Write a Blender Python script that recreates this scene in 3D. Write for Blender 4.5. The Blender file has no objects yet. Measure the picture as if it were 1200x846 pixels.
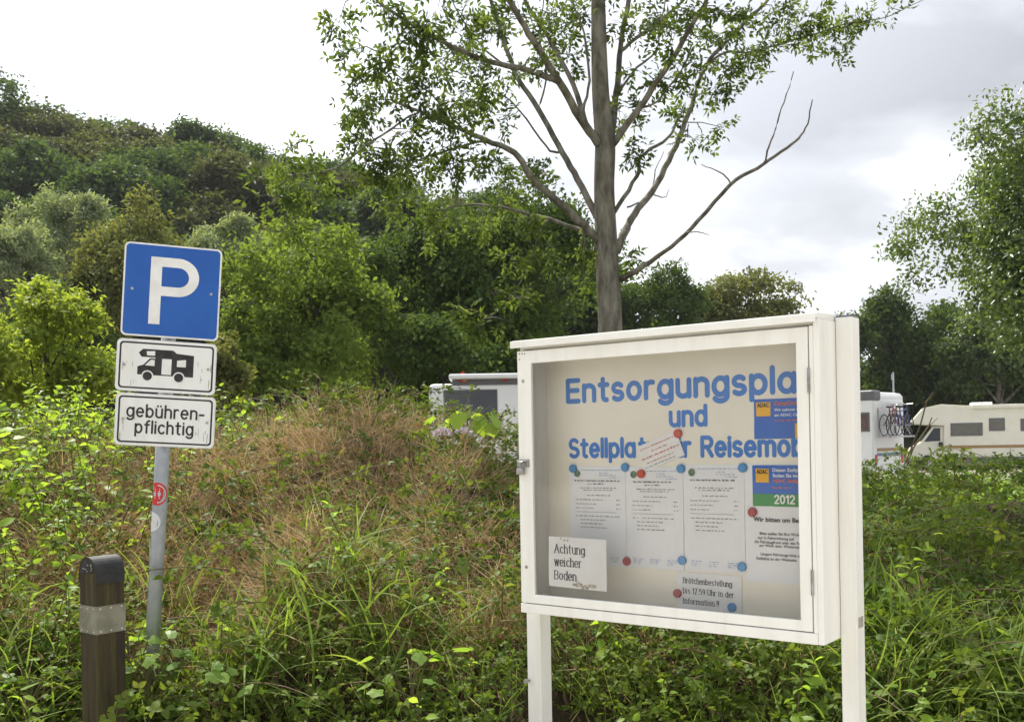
import bpy, bmesh, math, random
import numpy as np
from mathutils import Vector, Matrix

random.seed(7)
SC = bpy.context.scene
COL = SC.collection
R = math.radians

# ------------------------------------------------------------------ camera
F_PX, CX, CY, ROLL, CAM_Z = 1170.0, 600.0, 518.0, 0.018, 1.6
cam_data = bpy.data.cameras.new('camera')
cam = bpy.data.objects.new('camera', cam_data)
COL.objects.link(cam)
cam_data.sensor_width = 36.0
cam_data.lens = 36.0 * F_PX / 1200.0
cam_data.shift_y = (CY - 423.0) / 1200.0
cam_data.clip_start = 0.05
cam_data.clip_end = 5000
CR = Vector((math.cos(ROLL), 0, -math.sin(ROLL)))
CU = Vector((math.sin(ROLL), 0, math.cos(ROLL)))
cam.matrix_world = Matrix(((CR.x, CU.x, 0, 0), (0, 0, -1, 0), (CR.z, CU.z, 0, CAM_Z), (0, 0, 0, 1)))
SC.camera = cam

def ray(px, py):
    return CR * ((px - CX) / F_PX) - CU * ((py - CY) / F_PX) + Vector((0, 1, 0))
def at(px, py, Y):
    return Vector((0, 0, CAM_Z)) + ray(px, py) * Y

# ------------------------------------------------------------------ light
SUN_AZ, SUN_EL = R(-31), R(54)          # azimuth measured from +Y towards +X
SUN_DIR = Vector((math.sin(SUN_AZ) * math.cos(SUN_EL), math.cos(SUN_AZ) * math.cos(SUN_EL), math.sin(SUN_EL)))
sun_data = bpy.data.lights.new('sun', 'SUN')
sun_data.energy = 5.0
sun_data.angle = R(0.6)
sun_data.color = (1.0, 0.94, 0.84)
sun = bpy.data.objects.new('sun', sun_data)
COL.objects.link(sun)
sun.rotation_euler = (-SUN_DIR).to_track_quat('-Z', 'Y').to_euler()
sun.location = (0, 0, 30)

world = bpy.data.worlds.new('World')
SC.world = world
world.use_nodes = True
wn, wl = world.node_tree.nodes, world.node_tree.links
wn.clear()
def N(nodes, t, **kw):
    n = nodes.new(t)
    for k, v in kw.items():
        if k.startswith('in_'):
            n.inputs[k[3:].replace('_', ' ')].default_value = v
        else:
            setattr(n, k, v)
    return n
sky = N(wn, 'ShaderNodeTexSky', sky_type='NISHITA', sun_disc=False, sun_elevation=SUN_EL, sun_rotation=SUN_AZ,
        air_density=1.0, dust_density=1.5, ozone_density=1.0)
tc = N(wn, 'ShaderNodeTexCoord')
mp = N(wn, 'ShaderNodeMapping')
mp.inputs['Scale'].default_value = (1.0, 1.0, 2.1)
mp.inputs['Location'].default_value = (0.35, 0.1, 0.52)
nz = N(wn, 'ShaderNodeTexNoise', in_Scale=2.3, in_Detail=7.0, in_Roughness=0.52, in_Distortion=0.25)
wl.new(tc.outputs['Generated'], mp.inputs['Vector'])
wl.new(mp.outputs['Vector'], nz.inputs['Vector'])
cov = N(wn, 'ShaderNodeMapRange', in_From_Min=0.22, in_From_Max=0.50, in_To_Min=0.35, in_To_Max=1.0)   # cloud cover
wl.new(nz.outputs['Fac'], cov.inputs['Value'])
thick = N(wn, 'ShaderNodeValToRGB')         # bright rims, grey thick bellies
thick.color_ramp.elements[0].position = 0.41; thick.color_ramp.elements[0].color = (10.5, 10.6, 10.8, 1)
thick.color_ramp.elements[1].position = 0.60; thick.color_ramp.elements[1].color = (4.2, 4.4, 4.85, 1)
e = thick.color_ramp.elements.new(0.5); e.color = (5.9, 6.1, 6.55, 1)
wl.new(nz.outputs['Fac'], thick.inputs['Fac'])
dot = N(wn, 'ShaderNodeVectorMath', operation='DOT_PRODUCT')
nrm = N(wn, 'ShaderNodeVectorMath', operation='NORMALIZE')
wl.new(tc.outputs['Generated'], nrm.inputs[0])
wl.new(nrm.outputs['Vector'], dot.inputs[0])
dot.inputs[1].default_value = SUN_DIR
glow = N(wn, 'ShaderNodeMapRange', in_From_Min=0.55, in_From_Max=0.98, in_To_Min=1.0, in_To_Max=2.6)   # cloud forward scatter near the sun
wl.new(dot.outputs['Value'], glow.inputs['Value'])
cl = N(wn, 'ShaderNodeVectorMath', operation='SCALE')
wl.new(thick.outputs['Color'], cl.inputs[0])
wl.new(glow.outputs['Result'], cl.inputs['Scale'])
mx = N(wn, 'ShaderNodeMix', data_type='RGBA')
wl.new(cov.outputs['Result'], mx.inputs['Factor'])
wl.new(sky.outputs['Color'], mx.inputs['A'])
wl.new(cl.outputs['Vector'], mx.inputs['B'])
bg = N(wn, 'ShaderNodeBackground', in_Strength=0.1)
wo = N(wn, 'ShaderNodeOutputWorld')
wl.new(mx.outputs['Result'], bg.inputs['Color'])
wl.new(bg.outputs['Background'], wo.inputs['Surface'])

SC.view_settings.view_transform = 'Standard'
SC.view_settings.look = 'None'
SC.view_settings.gamma = 1.0
SC.view_settings.exposure = 0.5
SC.render.engine = 'CYCLES'
SC.cycles.max_bounces = 7
SC.cycles.diffuse_bounces = 4
SC.cycles.glossy_bounces = 3
SC.cycles.transmission_bounces = 4
SC.cycles.transparent_max_bounces = 8
SC.cycles.caustics_reflective = False
SC.cycles.caustics_refractive = False
SC.cycles.sample_clamp_indirect = 6.0

# ------------------------------------------------------------------ materials
MATS = {}
def principled(name, col, rough=0.6, spec=0.4, metal=0.0):
    m = bpy.data.materials.new(name)
    m.use_nodes = True
    b = m.node_tree.nodes['Principled BSDF']
    b.inputs['Base Color'].default_value = (*col, 1)
    b.inputs['Roughness'].default_value = rough
    b.inputs['Specular IOR Level'].default_value = spec
    b.inputs['Metallic'].default_value = metal
    MATS[name] = m
    return m

def worn(name, c1, c2, scale=8.0, rough=0.6, spec=0.35, metal=0.0, bump=0.0, stretch=(1, 1, 1), lo=0.4, hi=0.62, detail=6.0, bscale=None):
    """two colours mixed by noise in object space, optional fine relief"""
    m = principled(name, c1, rough, spec, metal)
    n, l = m.node_tree.nodes, m.node_tree.links
    b = n['Principled BSDF']
    t = N(n, 'ShaderNodeTexCoord')
    mp = N(n, 'ShaderNodeMapping')
    mp.inputs['Scale'].default_value = stretch
    nz = N(n, 'ShaderNodeTexNoise', in_Scale=scale, in_Detail=detail, in_Roughness=0.6)
    l.new(t.outputs['Object'], mp.inputs['Vector']); l.new(mp.outputs['Vector'], nz.inputs['Vector'])
    mr = N(n, 'ShaderNodeMapRange', in_From_Min=lo, in_From_Max=hi)
    l.new(nz.outputs['Fac'], mr.inputs['Value'])
    mx = N(n, 'ShaderNodeMix', data_type='RGBA')
    mx.inputs['A'].default_value = (*c1, 1); mx.inputs['B'].default_value = (*c2, 1)
    l.new(mr.outputs['Result'], mx.inputs['Factor'])
    l.new(mx.outputs['Result'], b.inputs['Base Color'])
    if bump:
        nb = N(n, 'ShaderNodeTexNoise', in_Scale=bscale or scale * 4, in_Detail=5.0)
        l.new(mp.outputs['Vector'], nb.inputs['Vector'])
        bp_ = N(n, 'ShaderNodeBump', in_Strength=bump, in_Distance=0.02)
        l.new(nb.outputs['Fac'], bp_.inputs['Height'])
        l.new(bp_.outputs['Normal'], b.inputs['Normal'])
    return m

def leafmat(name, cols, trans=0.35, rough=0.5, spec=0.14, tcol=None, gain=1.85):
    """leaf: colours picked per leaf from the attribute rnd, part of the light passes through"""
    cols = [tuple(c * gain for c in k) for k in cols]
    m = bpy.data.materials.new(name)
    m.use_nodes = True
    n, l = m.node_tree.nodes, m.node_tree.links
    b = n['Principled BSDF']
    out = n['Material Output']
    a = N(n, 'ShaderNodeAttribute', attribute_name='rnd')
    ramp = N(n, 'ShaderNodeValToRGB')
    els = ramp.color_ramp.elements
    k = len(cols)
    els[0].position = 0.0; els[0].color = (*cols[0], 1)
    els[1].position = 1.0; els[1].color = (*cols[-1], 1)
    for i in range(1, k - 1):
        e = els.new(i / (k - 1)); e.color = (*cols[i], 1)
    l.new(a.outputs['Fac'], ramp.inputs['Fac'])
    l.new(ramp.outputs['Color'], b.inputs['Base Color'])
    b.inputs['Roughness'].default_value = rough
    b.inputs['Specular IOR Level'].default_value = spec
    tr = N(n, 'ShaderNodeBsdfTranslucent')
    hs = N(n, 'ShaderNodeMix', data_type='RGBA', blend_type='MULTIPLY')
    hs.inputs['Factor'].default_value = 1.0
    hs.inputs['B'].default_value = (*(tcol or (1.7, 1.6, 0.7)), 1)
    l.new(ramp.outputs['Color'], hs.inputs['A'])
    l.new(hs.outputs['Result'], tr.inputs['Color'])
    ms = N(n, 'ShaderNodeMixShader')
    ms.inputs['Fac'].default_value = min(.55, trans * 1.25)
    l.new(b.outputs['BSDF'], ms.inputs[1]); l.new(tr.outputs['BSDF'], ms.inputs[2])
    l.new(ms.outputs['Shader'], out.inputs['Surface'])
    MATS[name] = m
    return m

worn('case_paint', (0.83, 0.82, 0.775), (0.70, 0.69, 0.60), 9, 0.45, 0.4, bump=0.03, bscale=60, stretch=(1.6, 1.6, 0.22), lo=.46, hi=.86)
worn('case_back', (0.86, 0.81, 0.70), (0.82, 0.77, 0.66), 3, 0.5, 0.3)
worn('roof_paint', (0.84, 0.83, 0.79), (0.78, 0.765, 0.71), 6, 0.4, 0.4)
principled('seam_dark', (0.05, 0.045, 0.04), 0.8)
worn('steel', (0.42, 0.42, 0.42), (0.28, 0.27, 0.25), 30, 0.35, 0.5, 0.9)
worn('galvanised', (0.36, 0.38, 0.40), (0.29, 0.31, 0.33), 14, 0.5, 0.4, 0.35, bump=0.03)
worn('sign_blue', (0.007, 0.082, 0.36), (0.010, 0.098, 0.40), 6, 0.38, 0.45)
worn('sign_white', (0.74, 0.75, 0.74), (0.62, 0.62, 0.58), 9, 0.45, 0.4, stretch=(1, 1, .25), lo=.48, hi=.8)
worn('sign_letter_white', (0.76, 0.76, 0.75), (0.66, 0.66, 0.64), 12, 0.45, 0.4)
worn('sign_black', (0.012, 0.012, 0.013), (0.03, 0.03, 0.03), 20, 0.5, 0.4)
worn('sign_back', (0.35, 0.36, 0.37), (0.28, 0.29, 0.30), 10, 0.5, 0.4, 0.5)
worn('sign_rim', (0.70, 0.71, 0.72), (0.55, 0.55, 0.55), 20, 0.45)
principled('rust', (0.09, 0.05, 0.03), 0.8)
worn('grime', (0.30, 0.28, 0.23), (0.42, 0.40, 0.35), 40, 0.8)
principled('print_blue', (0.045, 0.19, 0.58), 0.45)
principled('card_blue', (0.03, 0.13, 0.50), 0.4)
principled('card_green', (0.045, 0.27, 0.07), 0.45)
principled('card_yellow', (0.80, 0.42, 0.02), 0.45)
principled('card_orange', (0.72, 0.17, 0.02), 0.5)
principled('ink', (0.025, 0.025, 0.03), 0.6)
principled('ink_grey', (0.26, 0.26, 0.27), 0.6)
principled('ink_soft', (0.10, 0.10, 0.12), 0.6)
principled('ink_blue', (0.30, 0.38, 0.58), 0.6)
principled('ink_red', (0.62, 0.10, 0.05), 0.6)
worn('paper', (0.83, 0.83, 0.85), (0.79, 0.79, 0.80), 4, 0.7, 0.15)
worn('paper_note', (0.86, 0.86, 0.86), (0.81, 0.80, 0.78), 7, 0.7, 0.15)
worn('stain', (0.36, 0.30, 0.22), (0.62, 0.58, 0.52), 60, 0.8, 0.1)
worn('logo_green', (0.08, 0.16, 0.10), (0.22, 0.28, 0.20), 120, 0.6)
principled('magnet_blue', (0.07, 0.27, 0.55), 0.3, 0.5)
principled('magnet_red', (0.55, 0.06, 0.025), 0.3, 0.5)
principled('magnet_dark_red', (0.36, 0.035, 0.035), 0.3, 0.5)
worn('bollard_wood', (0.036, 0.027, 0.018), (0.066, 0.058, 0.024), 4, 0.8, 0.2, bump=0.5, stretch=(6, 6, 0.5), bscale=14)
worn('bollard_cap', (0.010, 0.010, 0.011), (0.026, 0.026, 0.027), 25, 0.55, 0.35)
worn('bollard_band', (0.25, 0.24, 0.19), (0.15, 0.145, 0.10), 12, 0.5, 0.4, 0.2)
principled('rivet', (0.6, 0.6, 0.58), 0.35, 0.5, 0.5)
principled('sticker_red', (0.50, 0.025, 0.025), 0.4)
principled('sticker_white', (0.60, 0.61, 0.61), 0.5)
worn('bark', (0.11, 0.102, 0.08), (0.27, 0.255, 0.21), 9, 0.88, 0.12, bump=0.9, stretch=(1, 1, 0.3), bscale=26)
worn('bark_dark', (0.07, 0.058, 0.045), (0.12, 0.10, 0.08), 5, 0.9, 0.1, bump=0.4, stretch=(1, 1, 0.4))
worn('cane', (0.10, 0.06, 0.035), (0.12, 0.12, 0.045), 9, 0.7, 0.2)
worn('van_white', (0.84, 0.85, 0.86), (0.80, 0.81, 0.82), 2, 0.3, 0.5)
worn('van_cream', (0.83, 0.81, 0.70), (0.78, 0.76, 0.64), 2, 0.32, 0.5)
principled('van_grey', (0.14, 0.14, 0.15), 0.5)
principled('van_rubber', (0.02, 0.02, 0.02), 0.7)
principled('van_window', (0.045, 0.05, 0.065), 0.12, 0.6)
worn('van_blind', (0.17, 0.17, 0.145), (0.13, 0.13, 0.11), 10, 0.25, 0.5)
worn('van_curtain', (0.15, 0.09, 0.075), (0.10, 0.06, 0.05), 10, 0.25, 0.5)
principled('van_stripe', (0.35, 0.22, 0.10), 0.5)
principled('van_blue', (0.10, 0.16, 0.36), 0.4)
principled('lamp_red', (0.5, 0.02, 0.015), 0.25, 0.5)
principled('lamp_orange', (0.7, 0.25, 0.02), 0.25, 0.5)
principled('alloy', (0.5, 0.5, 0.52), 0.3, 0.5, 0.8)
principled('bike_blue', (0.05, 0.09, 0.25), 0.35)
principled('bike_red', (0.35, 0.04, 0.04), 0.35)
principled('bike_dark', (0.03, 0.03, 0.035), 0.4)
principled('petal', (0.86, 0.76, 0.79), 0.7, 0.2)
worn('ground_grass', (0.055, 0.075, 0.022), (0.12, 0.10, 0.05), 0.35, 0.95, 0.1, bump=0.3, bscale=8)
worn('soil', (0.045, 0.034, 0.022), (0.085, 0.062, 0.038), 3, 0.95, 0.1, bump=0.6, bscale=20)
worn('gravel', (0.30, 0.28, 0.24), (0.22, 0.20, 0.17), 4, 0.95, 0.1, bump=0.5, bscale=60)
worn('paving', (0.53, 0.50, 0.44), (0.45, 0.42, 0.36), 3, 0.9, 0.2, bump=0.3, bscale=80)
worn('hill_floor', (0.03, 0.04, 0.015), (0.06, 0.055, 0.03), 0.2, 0.95, 0.1)

# glass pane: mostly clear, reflects with the angle, a thin film of dust
g = bpy.data.materials.new('pane_glass'); g.use_nodes = True
n, l = g.node_tree.nodes, g.node_tree.links
n.clear()
o_ = N(n, 'ShaderNodeOutputMaterial'); tr = N(n, 'ShaderNodeBsdfTransparent'); gl = N(n, 'ShaderNodeBsdfGlossy', in_Roughness=0.03)
fr = N(n, 'ShaderNodeFresnel', in_IOR=1.25); m1 = N(n, 'ShaderNodeMixShader'); m2 = N(n, 'ShaderNodeMixShader')
df = N(n, 'ShaderNodeBsdfDiffuse'); df.inputs['Color'].default_value = (0.7, 0.7, 0.68, 1)
tr.inputs['Color'].default_value = (0.99, 0.99, 0.985, 1)
dt = N(n, 'ShaderNodeTexNoise', in_Scale=3.0, in_Detail=6.0)
dm = N(n, 'ShaderNodeMapRange', in_From_Min=0.4, in_From_Max=0.75, in_To_Min=0.005, in_To_Max=0.04)
l.new(dt.outputs['Fac'], dm.inputs['Value']); l.new(dm.outputs['Result'], m2.inputs['Fac'])
l.new(fr.outputs['Fac'], m1.inputs['Fac']); l.new(tr.outputs['BSDF'], m1.inputs[1]); l.new(gl.outputs['BSDF'], m1.inputs[2])
l.new(m1.outputs['Shader'], m2.inputs[1]); l.new(df.outputs['BSDF'], m2.inputs[2]); l.new(m2.outputs['Shader'], o_.inputs['Surface'])
MATS['pane_glass'] = g

leafmat('leaf_ash', [(0.026, 0.044, 0.013), (0.042, 0.064, 0.019), (0.066, 0.090, 0.027)], 0.44, 0.5, 0.1)
leafmat('leaf_bramble', [(0.028, 0.052, 0.010), (0.048, 0.080, 0.014), (0.076, 0.110, 0.020), (0.112, 0.13, 0.032)], 0.32, 0.5, 0.09, gain=1.5)
leafmat('leaf_bramble_dry', [(0.085, 0.07, 0.026), (0.12, 0.088, 0.038), (0.14, 0.095, 0.048), (0.095, 0.105, 0.032)], 0.25, 0.6, 0.1, (1.3, 1.2, 0.8))
leafmat('leaf_lime', [(0.095, 0.155, 0.025), (0.125, 0.195, 0.03), (0.17, 0.235, 0.045)], 0.42, 0.45, 0.2)
leafmat('leaf_broad', [(0.070, 0.125, 0.022), (0.095, 0.160, 0.030), (0.125, 0.19, 0.04)], 0.42, 0.42, 0.25)
leafmat('blade_green', [(0.060, 0.098, 0.020), (0.088, 0.132, 0.028), (0.125, 0.165, 0.045)], 0.35, 0.5, 0.1)
leafmat('blade_dry', [(0.16, 0.115, 0.066), (0.24, 0.18, 0.105), (0.31, 0.25, 0.15), (0.21, 0.145, 0.09)], 0.25, 0.7, 0.1, (1.2, 1.1, 0.9))
leafmat('leaf_wood', [(0.036, 0.064, 0.024), (0.050, 0.084, 0.030), (0.068, 0.104, 0.038)], 0.33, 0.6, 0.06, gain=1.25)
leafmat('leaf_wood_olive', [(0.050, 0.062, 0.026), (0.068, 0.082, 0.032), (0.088, 0.10, 0.042)], 0.3, 0.6, 0.06, gain=1.2)
leafmat('leaf_dark', [(0.028, 0.050, 0.014), (0.044, 0.072, 0.019), (0.062, 0.094, 0.026)], 0.3, 0.6, 0.06, gain=1.55)
leafmat('leaf_fresh', [(0.058, 0.092, 0.020), (0.082, 0.122, 0.027), (0.108, 0.148, 0.036)], 0.38, 0.6, 0.06, gain=1.6)
leafmat('leaf_olive', [(0.055, 0.068, 0.024), (0.080, 0.090, 0.032), (0.10, 0.11, 0.042)], 0.3, 0.6, 0.06)
leafmat('leaf_silver', [(0.085, 0.112, 0.064), (0.12, 0.15, 0.09), (0.16, 0.19, 0.12)], 0.3, 0.6, 0.1)
leafmat('leaf_yellow', [(0.085, 0.122, 0.022), (0.115, 0.152, 0.028), (0.15, 0.18, 0.04)], 0.42, 0.5, 0.15)
leafmat('leaf_shiny', [(0.042, 0.070, 0.018), (0.062, 0.098, 0.026), (0.095, 0.135, 0.042)], 0.32, 0.34, 0.45, gain=1.5)

# ------------------------------------------------------------------ object helpers
def tag(o, label=None, cat=None, group=None, kind=None):
    if label: o['label'] = label
    if cat: o['category'] = cat
    if group: o['group'] = group
    if kind: o['kind'] = kind
    return o

def empty(name, loc=(0, 0, 0), rot=(0, 0, 0)):
    o = bpy.data.objects.new(name, None)
    o.empty_display_size = 0.1
    COL.objects.link(o)
    o.location = loc; o.rotation_euler = rot
    return o

def link_mesh(name, me, mat=None, parent=None):
    if mat: me.materials.append(MATS[mat])
    o = bpy.data.objects.new(name, me)
    COL.objects.link(o)
    if parent: o.parent = parent
    return o

def bm_obj(name, bm, mat, parent=None, smooth=False):
    me = bpy.data.meshes.new(name)
    bm.to_mesh(me); bm.free()
    if smooth:
        me.polygons.foreach_set('use_smooth', [True] * len(me.polygons))
    return link_mesh(name, me, mat, parent)

def arr_mesh(name, V, T, rnd=None):
    """mesh from numpy arrays: V (n,3), T (m,3) triangles, rnd (n,) colour pick"""
    me = bpy.data.meshes.new(name)
    me.vertices.add(len(V)); me.vertices.foreach_set('co', np.ascontiguousarray(V, dtype=np.float32).ravel())
    k = T.shape[1]
    me.loops.add(T.size); me.loops.foreach_set('vertex_index', np.ascontiguousarray(T, dtype=np.int32).ravel())
    me.polygons.add(len(T)); me.polygons.foreach_set('loop_start', np.arange(0, T.size, k, dtype=np.int32))
    me.update(calc_edges=True)
    if rnd is not None:
        a = me.attributes.new('rnd', 'FLOAT', 'POINT')
        a.data.foreach_set('value', np.ascontiguousarray(rnd, dtype=np.float32))
    return me

def box(bm, x0, x1, y0, y1, z0, z1, bev=0.0, seg=2):
    b2 = bmesh.new()
    bmesh.ops.create_cube(b2, size=1.0)
    for v in b2.verts:
        v.co = Vector((x0 + (v.co.x + .5) * (x1 - x0), y0 + (v.co.y + .5) * (y1 - y0), z0 + (v.co.z + .5) * (z1 - z0)))
    if bev:
        bmesh.ops.bevel(b2, geom=b2.edges[:], offset=bev, segments=seg, affect='EDGES', profile=0.6)
    me = bpy.data.meshes.new('tmp'); b2.to_mesh(me); b2.free()
    bm.from_mesh(me); bpy.data.meshes.remove(me)
    return bm
def nbox(*a, **k):
    return box(bmesh.new(), *a, **k)

def tube(bm, pts, rad, sides=8, cap=True):
    """tapered tube along points; rad a number or one per point"""
    pts = [Vector(p) for p in pts]
    if not hasattr(rad, '__len__'): rad = [rad] * len(pts)
    rings = []
    ref = Vector((0.31, 0.17, 0.93))
    for i, p in enumerate(pts):
        d = (pts[min(i + 1, len(pts) - 1)] - pts[max(i - 1, 0)]).normalized()
        a = d.cross(ref)
        if a.length < 1e-3: a = d.cross(Vector((1, 0, 0)))
        a.normalize(); b = d.cross(a)
        rings.append([bm.verts.new(p + (a * math.cos(t) + b * math.sin(t)) * rad[i])
                      for t in [2 * math.pi * k / sides for k in range(sides)]])
    for r0, r1 in zip(rings, rings[1:]):
        for k in range(sides):
            bm.faces.new((r0[k], r0[(k + 1) % sides], r1[(k + 1) % sides], r1[k]))
    if cap:
        bm.faces.new(rings[-1]); bm.faces.new(rings[0][::-1])
    return bm

def prism(bm, poly, y0, y1):
    """polygon in x,z extruded along y"""
    a = [bm.verts.new((x, y0, z)) for x, z in poly]
    b = [bm.verts.new((x, y1, z)) for x, z in poly]
    n = len(poly)
    bm.faces.new(a[::-1]); bm.faces.new(b)
    for i in range(n):
        bm.faces.new((a[i], a[(i + 1) % n], b[(i + 1) % n], b[i]))
    bmesh.ops.recalc_face_normals(bm, faces=bm.faces[:])
    return bm

def rrect(x0, x1, z0, z1, r, n=6):
    p = []
    for cx, cz, a0 in ((x1 - r, z1 - r, 0), (x0 + r, z1 - r, 90), (x0 + r, z0 + r, 180), (x1 - r, z0 + r, 270)):
        for k in range(n + 1):
            a = R(a0 + 90 * k / n)
            p.append((cx + r * math.cos(a), cz + r * math.sin(a)))
    return p

def smooth_path(pts, n=6):
    """Catmull-Rom through points (tuples of any length)"""
    P = np.array(pts, float)
    P = np.vstack([2 * P[0] - P[1], P, 2 * P[-1] - P[-2]])
    out = []
    for i in range(1, len(P) - 2):
        for t in np.linspace(0, 1, n, endpoint=False):
            a, b, c, d = P[i - 1], P[i], P[i + 1], P[i + 2]
            out.append(0.5 * ((2 * b) + (c - a) * t + (2 * a - 5 * b + 4 * c - d) * t * t + (3 * b - a - 3 * c + d) * t ** 3))
    out.append(P[-2])
    return np.array(out)

def vnoise(x, y, seed=0):
    """value noise on arrays, 0..1"""
    x = np.asarray(x, float); y = np.asarray(y, float)
    xi, yi = np.floor(x), np.floor(y)
    fx, fy = x - xi, y - yi
    fx = fx * fx * (3 - 2 * fx); fy = fy * fy * (3 - 2 * fy)
    def h(i, j):
        s = np.sin(i * 127.1 + j * 311.7 + seed * 74.7) * 43758.5453
        return s - np.floor(s)
    return (h(xi, yi) * (1 - fx) + h(xi + 1, yi) * fx) * (1 - fy) + (h(xi, yi + 1) * (1 - fx) + h(xi + 1, yi + 1) * fx) * fy

# ------------------------------------------------------------------ stroke lettering
def A(cx, cy, rx, ry, a0, a1, n=14):
    return [(cx + rx * math.cos(R(a0 + (a1 - a0) * i / n)), cy + ry * math.sin(R(a0 + (a1 - a0) * i / n))) for i in range(n + 1)]
O_ = A(.25, .36, .25, .36, 90, 450, 26)
GL = {
 'n': (.46, [[(0, 0), (0, .72)], A(.23, .49, .23, .23, 180, 0) + [(.46, 0)]]),
 'u': (.46, [[(0, .72)] + A(.23, .23, .23, .23, 180, 360), [(.46, .72), (.46, 0)]]),
 'h': (.46, [[(0, 0), (0, 1.02)], A(.23, .49, .23, .23, 180, 0) + [(.46, 0)]]),
 'm': (.80, [[(0, 0), (0, .72)], A(.20, .52, .20, .20, 180, 0) + [(.40, 0)], A(.60, .52, .20, .20, 180, 0) + [(.80, 0)]]),
 'r': (.30, [[(0, 0), (0, .72)], A(.22, .46, .22, .26, 180, 70)]),
 'o': (.50, [O_]), 'a': (.50, [O_, [(.5, .72), (.5, 0)]]),
 'd': (.50, [O_, [(.5, 1.02), (.5, 0)]]), 'b': (.50, [O_, [(0, 1.02), (0, 0)]]),
 'p': (.50, [O_, [(0, .72), (0, -.28)]]),
 'g': (.50, [O_, [(.5, .72), (.5, -.06)] + A(.25, -.06, .25, .22, 0, -150)[1:]]),
 'e': (.50, [[(.02, .37), (.49, .37)], A(.25, .36, .25, .36, 0, 315, 22)]),
 'c': (.44, [A(.25, .36, .25, .36, 45, 315, 20)]),
 's': (.40, [A(.20, .535, .19, .185, 35, 270, 14) + A(.20, .175, .20, .175, 90, -145, 14)[1:]]),
 'l': (.0, [[(0, 0), (0, 1.02)]]), 'i': (.0, [[(0, 0), (0, .72)], [(0, .94), (0, .96)]]),
 't': (.34, [[(.14, .98), (.14, .16)] + A(.29, .16, .15, .16, 180, 275)[1:], [(0, .72), (.34, .72)]]),
 'f': (.32, [A(.32, .82, .18, .20, 80, 180) + [(.14, 0)], [(0, .70), (.32, .70)]]),
 'z': (.42, [[(0, .72), (.42, .72)], [(.42, .72), (0, 0)], [(0, 0), (.42, 0)]]),
 'w': (.70, [[(0, .72), (.18, 0)], [(.18, 0), (.35, .7)], [(.35, .7), (.52, 0)], [(.52, 0), (.70, .72)]]),
 'E': (.50, [[(0, 0), (0, 1)], [(0, 1), (.5, 1)], [(0, .52), (.46, .52)], [(0, 0), (.5, 0)]]),
 'S': (.54, [A(.27, .745, .25, .255, 35, 270, 16) + A(.27, .245, .27, .245, 90, -145, 16)[1:]]),
 'R': (.56, [[(0, 0), (0, 1)], [(0, 1), (.30, 1)] + A(.30, .74, .25, .26, 90, -90)[1:] + [(0, .48)], [(.28, .48), (.56, 0)]]),
 'P': (.56, [[(0, 0), (0, 1)], [(0, 1), (.30, 1)] + A(.30, .73, .27, .27, 90, -90)[1:] + [(0, .46)]]),
 'B': (.58, [[(0, 0), (0, 1)], [(0, 1), (.28, 1)] + A(.28, .76, .25, .24, 90, -90)[1:] + [(0, .52)], [(.28, .52)] + A(.30, .26, .28, .26, 90, -90)[1:] + [(0, 0)]]),
 'A': (.70, [[(0, 0), (.35, 1)], [(.35, 1), (.70, 0)], [(.13, .36), (.57, .36)]]),
 'D': (.62, [[(0, 0), (0, 1)], [(0, 1), (.2, 1)] + A(.2, .5, .42, .5, 90, -90)[1:] + [(0, 0)]]),
 'C': (.60, [A(.34, .5, .34, .5, 45, 315, 20)]),
 'I': (.0, [[(0, 0), (0, 1)]]), 'U': (.58, [[(0, 1)] + A(.29, .29, .29, .29, 180, 360) + [(.58, 1)]]),
 'W': (.95, [[(0, 1), (.24, 0)], [(.24, 0), (.475, .95)], [(.475, .95), (.71, 0)], [(.71, 0), (.95, 1)]]),
 '1': (.24, [[(.22, 0), (.22, 1)], [(.22, 1), (0, .80)]]),
 '2': (.50, [A(.25, .72, .25, .28, 165, -30) + [(0, 0)], [(0, 0), (.5, 0)]]),
 '0': (.50, [A(.25, .5, .25, .5, 90, 450, 24)]),
 '5': (.48, [[(.44, 1), (.06, 1)], [(.06, 1), (.03, .56)], A(.22, .32, .26, .32, 140, -140, 18)]),
 '7': (.48, [[(0, 1), (.48, 1)], [(.48, 1), (.16, 0)]]),
 '9': (.50, [A(.25, .70, .25, .30, 90, 450, 22), [(.5, .70)] + A(.15, .62, .35, .62, 0, -75)]),
 '.': (.10, [[(.04, .03), (.06, .03)]]), '!': (.02, [[(0, .32), (0, 1.0)], [(0, .0), (0, .02)]]),
 '-': (.30, [[(0, .38), (.30, .38)]]), "'": (.02, [[(0, .8), (.02, 1.0)]]), ' ': (.16, []),
}
for base, um in (('u', '\u00fc'), ('o', '\u00f6')):
    w, s = GL[base]
    GL[um] = (w, s + [[(w * .24, .95), (w * .24, .97)], [(w * .76, .95), (w * .76, .97)]])

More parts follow.
